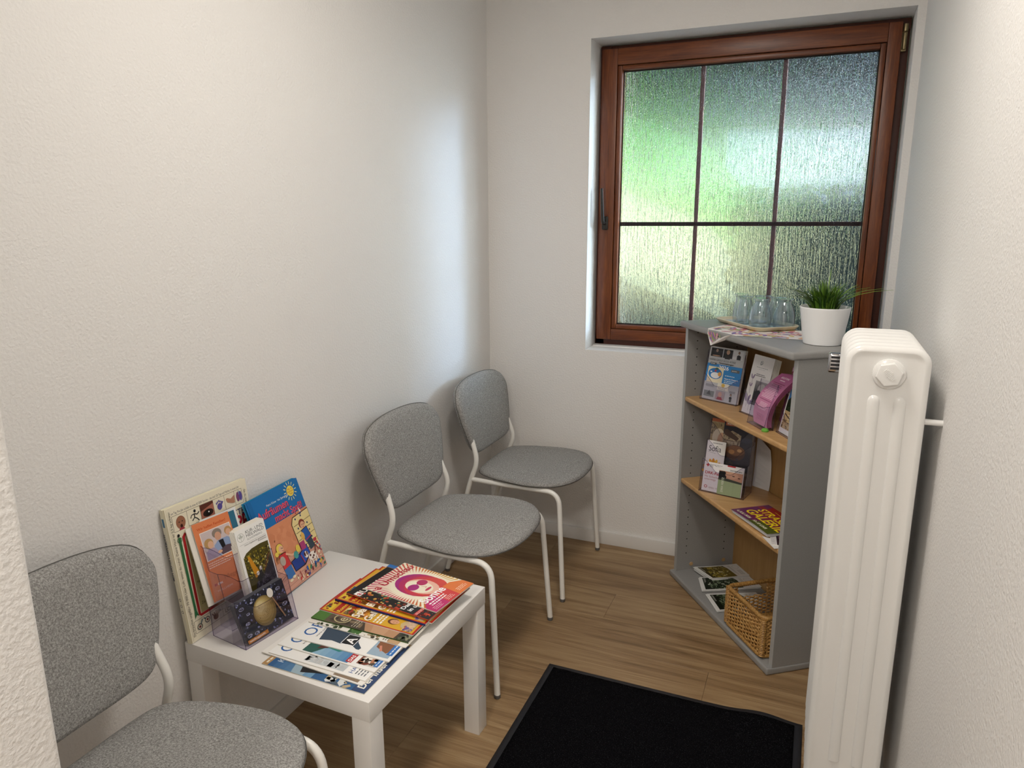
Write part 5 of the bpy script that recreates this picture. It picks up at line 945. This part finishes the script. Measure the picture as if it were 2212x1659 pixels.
sheet('postcard', [(Su((.20, .272, .50)), Su((.10, .273, .52))), (Su((.20, .250, Z2_)), Su((.10, .250, Z2_)))], .0006, None, 'white card leaning at the back right of the middle shelf', 'card', None, None, pages='dad6d4')
# bottom: three fans of forest flyers
def pile(n_, q, lab, labs, art, lift, dz=.0019):
    for k in range(n_):
        j = Vector(SU) * (random.Random(k * 7 + n_).uniform(-.004, .006) if k < n_ - 1 else 0) + Vector(SV) * (random.Random(k * 5 + n_).uniform(-.006, .003) if k < n_ - 1 else 0); z = .0262 + (k + 1) * dz
        rows = [(Su((*q[0], z)) + j, Su((*q[1], z)) + j), ((Su((*q[0], z)).lerp(Su((*q[3], z)), .5)) + j, Su((*q[1], z)).lerp(Su((*q[2], z)), .5) + j), (Su((*q[3], z + lift)) + j, Su((*q[2], z + lift * .6)) + j)]
        sheet('flyer', rows, .0012, None, lab if k == n_ - 1 else labs, 'flyer', None if k == n_ - 1 else labs + 's', art if k == n_ - 1 else None, pages='dadad8')
pile(7, [(.660, .281), (.556, .280), (.563, .112), (.668, .090)], 'top forest flyer with a warm brown photo, farthest left in the bookcase bottom', 'flyer under the warm brown forest flyer', art_forest(81, True), .006)
pile(4, [(.553, .280), (.470, .281), (.500, .040), (.597, .076)], 'forest flyer with a dark green photo, middle pile beside the basket', 'flyer under the middle forest flyer', art_forest(82, False), .003)
pile(3, [(.440, .235), (.345, .230), (.352, .022), (.474, .042)], 'forest flyer pushed halfway under the wicker basket', 'flyer under the forest flyer nearest the basket', art_forest(83, False), .001)

# ---- wicker basket ---------------------------------------------------------
bu0, bu1, bv0, bv1, bz0, bz1 = .046, .290, .004, .225, .0345, .172
bs = root('wicker_basket', tuple(Su(((bu0 + bu1) / 2, (bv0 + bv1) / 2, .0255))), 'woven wicker basket with cut-out handle on the bookcase base board', 'basket')
def loop(z, ins, n_=160):   # rounded rectangle path
    r_ = .022; pts = []; u0, u1, v0, v1 = bu0 + ins, bu1 - ins, bv0 + ins, bv1 - ins
    cs = [(u1 - r_, v1 - r_, 0), (u0 + r_, v1 - r_, 90), (u0 + r_, v0 + r_, 180), (u1 - r_, v0 + r_, 270)]
    base = []
    for cu_, cv_, a0 in cs:
        for k in range(7): a = R(a0 + 15 * k); base.append(Vector((cu_ + r_ * math.cos(a), cv_ + r_ * math.sin(a), z)))
    L = [0]
    for i in range(len(base)): L.append(L[-1] + (base[(i + 1) % len(base)] - base[i]).length)
    for k in range(n_):
        d = L[-1] * k / n_; i = max(j for j in range(len(L) - 1) if L[j] <= d); t_ = (d - L[i]) / max(L[i + 1] - L[i], 1e-9); p = base[i].lerp(base[(i + 1) % len(base)], t_); nx = base[(i + 1) % len(base)] - base[i]; pts.append((p, Vector((nx.y, -nx.x, 0)).normalized()))
    return pts
def closedtube(m_, pts, r, n_=5):
    rs = []
    K = len(pts)
    for i, p in enumerate(pts):
        t_ = (pts[(i + 1) % K] - pts[i - 1]).normalized(); up = Vector((0, 0, 1)); side = t_.cross(up).normalized(); up2 = side.cross(t_); rs.append([p + (side * math.cos(2 * math.pi * j / n_) + up2 * math.sin(2 * math.pi * j / n_)) * r for j in range(n_)])
    m_.rings(rs, closed=True)
NS = 46
m_ = MB()
for r_i in range(17):
    z = bz0 + .016 + r_i * .0068; 
    if z > bz1 - .012: break
    pts = []
    for i, (p, nn) in enumerate(loop(z, .008, NS * 4)):
        w_ = math.sin(2 * math.pi * i / 8 + (math.pi if r_i % 2 else 0)); q = p + nn * .0036 * w_ + Vector((0, 0, .0008 * math.sin(i * 1.7 + r_i)))
        pts.append((q, p))
    # leave the hand hole open in the far end wall
    hole = [q.z if False else (p.x > bu1 - .02 and bv0 + .055 < p.y < bv1 - .055 and z > bz1 - .052) for q, p in pts]
    if not any(hole): closedtube(m_, [Su(q) for q, _ in pts], .0026)
    else:
        K = len(pts); st_ = next(i for i in range(K) if hole[i - 1] and not hole[i]); seq = [pts[(st_ + i) % K][0] for i in range(K) if not hole[(st_ + i) % K]]; m_.tube([Su(q) for q in seq], .0026, 5)
wv = m_.build('weave', 'wicker', bs, smooth=True); wv['kind'] = 'stuff'
m_ = MB()
for i, (p, nn) in enumerate(loop(0, .008, NS)):
    if p.x > bu1 - .02 and bv0 + .055 < p.y < bv1 - .055: m_.tube([Su((p.x, p.y, bz0)), Su((p.x, p.y, bz1 - .052))], .0024, 6)
    else: m_.tube([Su((p.x, p.y, bz0)), Su((p.x, p.y, bz1 - .004))], .0024, 6)
st_ = m_.build('stakes', 'wicker', bs, smooth=True); st_['kind'] = 'stuff'; st_.name = 'stake'
for nm, z, rr in (('rim', bz1, .0085), ('foot_rim', bz0, .0075)):
    m_ = MB(); L_ = loop(z, .008, 190); rs = []
    for i, (p, nn) in enumerate(L_):
        rad = rr * (1 + .07 * (1 if i % 2 else -1)); rs.append([Su(p + nn * rad * .85 * math.cos(a) + Vector((0, 0, rad * math.sin(a)))) for a in [2 * math.pi * j / 10 for j in range(10)]])
    m_.rings(rs, closed=True); m_.build(nm, 'wicker_band', bs, smooth=True)
for cu_, cv_ in ((bu0 + .012, bv0 + .012), (bu1 - .012, bv0 + .012), (bu0 + .012, bv1 - .012), (bu1 - .012, bv1 - .012)):
    m_ = MB(); rs = []
    for i in range(44): z = bz0 + (bz1 - bz0) * i / 43; r_ = .0105 * (1 + .10 * (1 if i % 2 else -1)); rs.append([Su((cu_ + r_ * math.cos(a), cv_ + r_ * math.sin(a), z)) for a in [2 * math.pi * j / 12 for j in range(12)]])
    m_.rings(rs); m_.build('corner_post', 'wicker_band', bs, smooth=True)
m_ = MB(); 
for k in range(22): u_ = bu0 + .014 + k * .0100; m_.tube([Su((u_, bv0 + .01, bz0 + .003)), Su((u_, bv1 - .01, bz0 + .003))], .0045, 6)
bt = m_.build('basket_bottom', 'wicker', bs, smooth=True)

# ---- on top of the bookcase --------------------------------------------------
ZT = SH
# folded floral napkin, one corner hanging over the front edge
nk = [(.459, -.013, 1.020), (.410, -.013, 1.050), (.372, -.012, 1.066), (.345, -.010, 1.0745), (.315, .004, ZT + .0012), (.283, .046, ZT + .0012), (.188, .157, ZT + .0012), (.110, .262, ZT + .0012), (.330, .275, ZT + .0012), (.560, .215, ZT + .0012), (.548, .085, ZT + .0012), (.520, .035, ZT + .0012), (.497, -.004, ZT + .0008), (.486, -.012, 1.060)]
cl_ = MB(); cc = (.36, .13, ZT + .0014); CLC = [hexc(c) for c in ('8a70a8', 'd89aa6', 'd8bf80', 'a0b07c', '8478ac', 'dfb08c', 'c8808f', 'f0ece8', 'e8dcd8')]
cl_.add([Su(p) for p in nk[4:13]], [tuple(range(9))], hexc('e9e4e2'))
hang = nk[12:] + nk[:5]; cl_.add([Su(p) for p in hang], [(0, 1, 2, 6), (2, 3, 4, 5), (2, 5, 6)], hexc('e9e4e2'))
nap = tag(cl_.build('napkin', 'print_matt', None, org=Su((.36, .1, ZT))), 'floral printed napkin under the tray, one corner hanging over the bookcase edge', 'napkin')
nap['_org'] = tuple(Su((.36, .1, ZT)))
def inpoly(x, y, P_):
    c = False
    for i in range(len(P_)):
        x1, y1 = P_[i][:2]; x2, y2 = P_[i - 1][:2]
        if (y1 > y) != (y2 > y) and x < (x2 - x1) * (y - y1) / (y2 - y1) + x1: c = not c
    return c
m_ = MB(); rq = random.Random(5); flatp = nk[4:13]; k = 0
while k < 430:
    x = rq.uniform(.1, .57); y = rq.uniform(-.005, .28); a0 = rq.choice((.5, .9, 2.4, 2.0)) + rq.uniform(-.3, .3); L_, w_ = rq.uniform(.012, .027), rq.uniform(.005, .0085)
    P4 = [(x + L_ * math.cos(a) * math.cos(a0) - w_ * math.sin(a) * math.sin(a0), y + L_ * math.cos(a) * math.sin(a0) + w_ * math.sin(a) * math.cos(a0)) for a in [i * math.pi / 4 for i in range(8)]]
    if all(inpoly(p[0], p[1], flatp) for p in P4): m_.add([Su((p[0], p[1], ZT + .0016 + (k % 12) * .00004)) for p in P4], [tuple(range(8))], rq.choice(CLC))
    k += 1
hp = [(.459, 1.020), (.410, 1.050), (.372, 1.066), (.40, 1.0735), (.480, 1.0735), (.486, 1.060)]; k = 0
while k < 160:
    x = rq.uniform(.37, .49); z = rq.uniform(1.02, 1.074); a0 = rq.uniform(.6, 1.4); L_, w_ = rq.uniform(.006, .016), rq.uniform(.003, .005)
    P4 = [(x + L_ * math.cos(a) * math.cos(a0) - w_ * math.sin(a) * math.sin(a0), z + L_ * math.cos(a) * math.sin(a0) + w_ * math.sin(a) * math.cos(a0)) for a in [i * math.pi / 4 for i in range(8)]]
    if all(inpoly(p[0], p[1], hp) for p in P4): m_.add([Su((p[0], -.0136 - (k % 10) * .00005, p[1])) for p in P4], [tuple(range(8))], rq.choice([CLC[3], CLC[1], CLC[3], CLC[0], CLC[6]]))
    k += 1
m_.build('petal_print', 'print_matt', nap, recalc=False)
# tray
tr_ = root('serving_tray', tuple(Su((.50, .19, ZT + .0015))), 'small patterned tray with cream rim carrying upturned glasses', 'tray')
def rr_(u0, u1, v0, v1, r_, z, n_=5):
    pts = []
    for cu_, cv_, a0 in ((u1 - r_, v1 - r_, 0), (u0 + r_, v1 - r_, 90), (u0 + r_, v0 + r_, 180), (u1 - r_, v0 + r_, 270)):
        for k in range(n_ + 1): a = R(a0 + 90 * k / n_); pts.append(Su((cu_ + r_ * math.cos(a), cv_ + r_ * math.sin(a), z)))
    return pts
tz = ZT + .0024; TU0, TU1, TV0, TV1 = .352, .652, .098, .282
mat('tray_cream', hexc('cfc6a8'), .35); mat('tray_top', hexc('dfe8ea'), .10, spec=.8)
MB().rings([rr_(TU0 + .018, TU1 - .018, TV0 + .018, TV1 - .018, .022, tz), rr_(TU0 + .012, TU1 - .012, TV0 + .012, TV1 - .012, .026, tz + .001), rr_(TU0 + .002, TU1 - .002, TV0 + .002, TV1 - .002, .036, tz + .011), rr_(TU0, TU1, TV0, TV1, .037, tz + .014), rr_(TU0 + .002, TU1 - .002, TV0 + .002, TV1 - .002, .036, tz + .0155), rr_(TU0 + .006, TU1 - .006, TV0 + .006, TV1 - .006, .032, tz + .013), rr_(TU0 + .016, TU1 - .016, TV0 + .016, TV1 - .016, .022, tz + .005)]).build('tray_body', 'tray_cream', tr_, smooth=True)
MB().rings([rr_(TU0 + .017, TU1 - .017, TV0 + .017, TV1 - .017, .02, tz + .0051), rr_(TU0 + .018, TU1 - .018, TV0 + .018, TV1 - .018, .02, tz + .0056)]).build('tray_surface', 'tray_top', tr_)
m_ = MB()
for k in range(150):
    x = rq.uniform(TU0 + .03, TU1 - .03); y = rq.uniform(TV0 + .03, TV1 - .03); r_ = rq.uniform(.002, .006); a0 = rq.uniform(0, 3)
    m_.add([Su((x + r_ * math.cos(a + a0), y + r_ * .6 * math.sin(a + a0), tz + .0058 + (k % 6) * .00004)) for a in [i * math.pi / 3 for i in range(6)]], [tuple(range(6))], hexc(rq.choice(['6a7a88', '9a6a5a', '7a9a7a', '9aaab4', '4a5a80'])))
m_.build('tray_pattern', 'print_gloss', tr_, recalc=False)
# glasses, upside down on the tray
zg = tz + .0062
def glass(u, v, h, rb, rt, rib, lab, grp, stack=0):
    t = root('drinking_glass', tuple(Su((u, v, zg))), lab, 'glass', grp); c = Su((u, v, zg))
    prof = [(rb - .0018, 0), (rb, .001), (rb * 1.03, .022 * h / .1), (rb * .98, .045 * h / .1), (rb * .82, .068 * h / .1), (rt * 1.05, .084 * h / .1), (rt, .090 * h / .1), (rt * 1.30, .097 * h / .1), (rt * 1.32, h - .001), (rt * 1.26, h)]
    inner = [(rt * .9, h * .88), (rb * .80, .066 * h / .1), (rb * .94, .045 * h / .1), (rb * .98, .022 * h / .1), (rb - .0030, .0)]
    m_ = MB(); m_.lathe(prof, c, 48, None, rib, .014); m_.build('glass_body', 'drinking_glass', t, smooth=True, recalc=True)
    m_ = MB(); m_.lathe(inner[::-1], c, 48, None, 0, 0); b_ = m_.build('glass_hollow', 'drinking_glass', t, smooth=True)
    return t
GL = [(.570, .165, .104, .027, .019, 0, 'plain glass, leftmost on the tray'), (.515, .150, .102, .030, .020, 0, 'plain glass at the front, second from the left on the tray'), (.440, .165, .101, .037, .020, 16, 'ribbed glass in the front row beside the plain glasses'), (.400, .235, .101, .036, .020, 16, 'ribbed glass nearest the plant pot'), (.520, .225, .101, .034, .022, 0, 'plain glass in the back row behind the second glass'), (.460, .245, .101, .034, .022, 16, 'ribbed glass in the back row of the tray')]
for g_ in GL: glass(*g_[:6], g_[6], 'upturned glasses on the tray')
# plant pot with artificial grass
px, py = 1.405, -.558; pp_ = root('potted_grass', (px, py, ZT), 'white ceramic pot of green artificial grass on the bookcase', 'plant')
MB().lathe([(.052, 0), (.056, .002), (.060, .02), (.0735, .112), (.0742, .1155), (.0735, .117), (.0715, .115), (.0705, .106), (.069, .098)], (px, py, ZT + .0001), 48).build('pot', 'pot_white', pp_, smooth=True)
MB().lathe([(.068, .096), (.060, .099), (.02, .101)], (px, py, ZT), 32).build('soil', 'soil', pp_, smooth=True)
m_ = MB(); rb_ = random.Random(4)
for k in range(260):
    a = rb_.uniform(0, 6.283); r0 = rb_.uniform(0, .040) ; lean = rb_.uniform(.05, .75) if k > 40 else rb_.uniform(0.0, .25); L_ = rb_.uniform(.060, .115) * (1.0 if lean < .5 else 1.05)
    if k in (3, 4, 5): a, lean, L_ = R(12 + 14 * (k - 3)), .98, .135
    if k == 8: a, lean, L_ = R(80), .22, .155
    b0 = Vector((px + r0 * math.cos(a), py + r0 * math.sin(a), ZT + .095)); d = Vector((math.cos(a), math.sin(a), 0)); sd = Vector((-math.sin(a + rb_.uniform(-.6, .6)), math.cos(a), 0)).normalized(); w_ = rb_.uniform(.0022, .0042)
    g0 = rb_.choice([(.045, .11, .008), (.075, .17, .012), (.11, .22, .02), (.03, .085, .012), (.15, .27, .03)])
    vs = []; n_ = 5
    for i in range(n_ + 1):
        t_ = i / n_; p = b0 + Vector((0, 0, L_ * (t_ - lean * .45 * t_ * t_))) + d * (L_ * lean * t_ * t_ * 1.0 + .25 * lean * L_ * t_); ww = w_ * (1 - t_ ** 2.2) + .0002
        vs += [p - sd * ww, p + sd * ww + Vector((0, 0, .0008))]
    for i in range(n_): f_ = 0.55 + .45 * i / n_; m_.add([vs[2 * i], vs[2 * i + 1], vs[2 * i + 3], vs[2 * i + 2]], [(0, 1, 2, 3)], g0)
gb = m_.build('grass_blades', 'grass_blade', pp_, smooth=True, recalc=False); gb.name = 'grass'; gb['kind'] = 'stuff'
for o_ in bpy.data.objects:
    if '_org' in o_: del o_['_org']
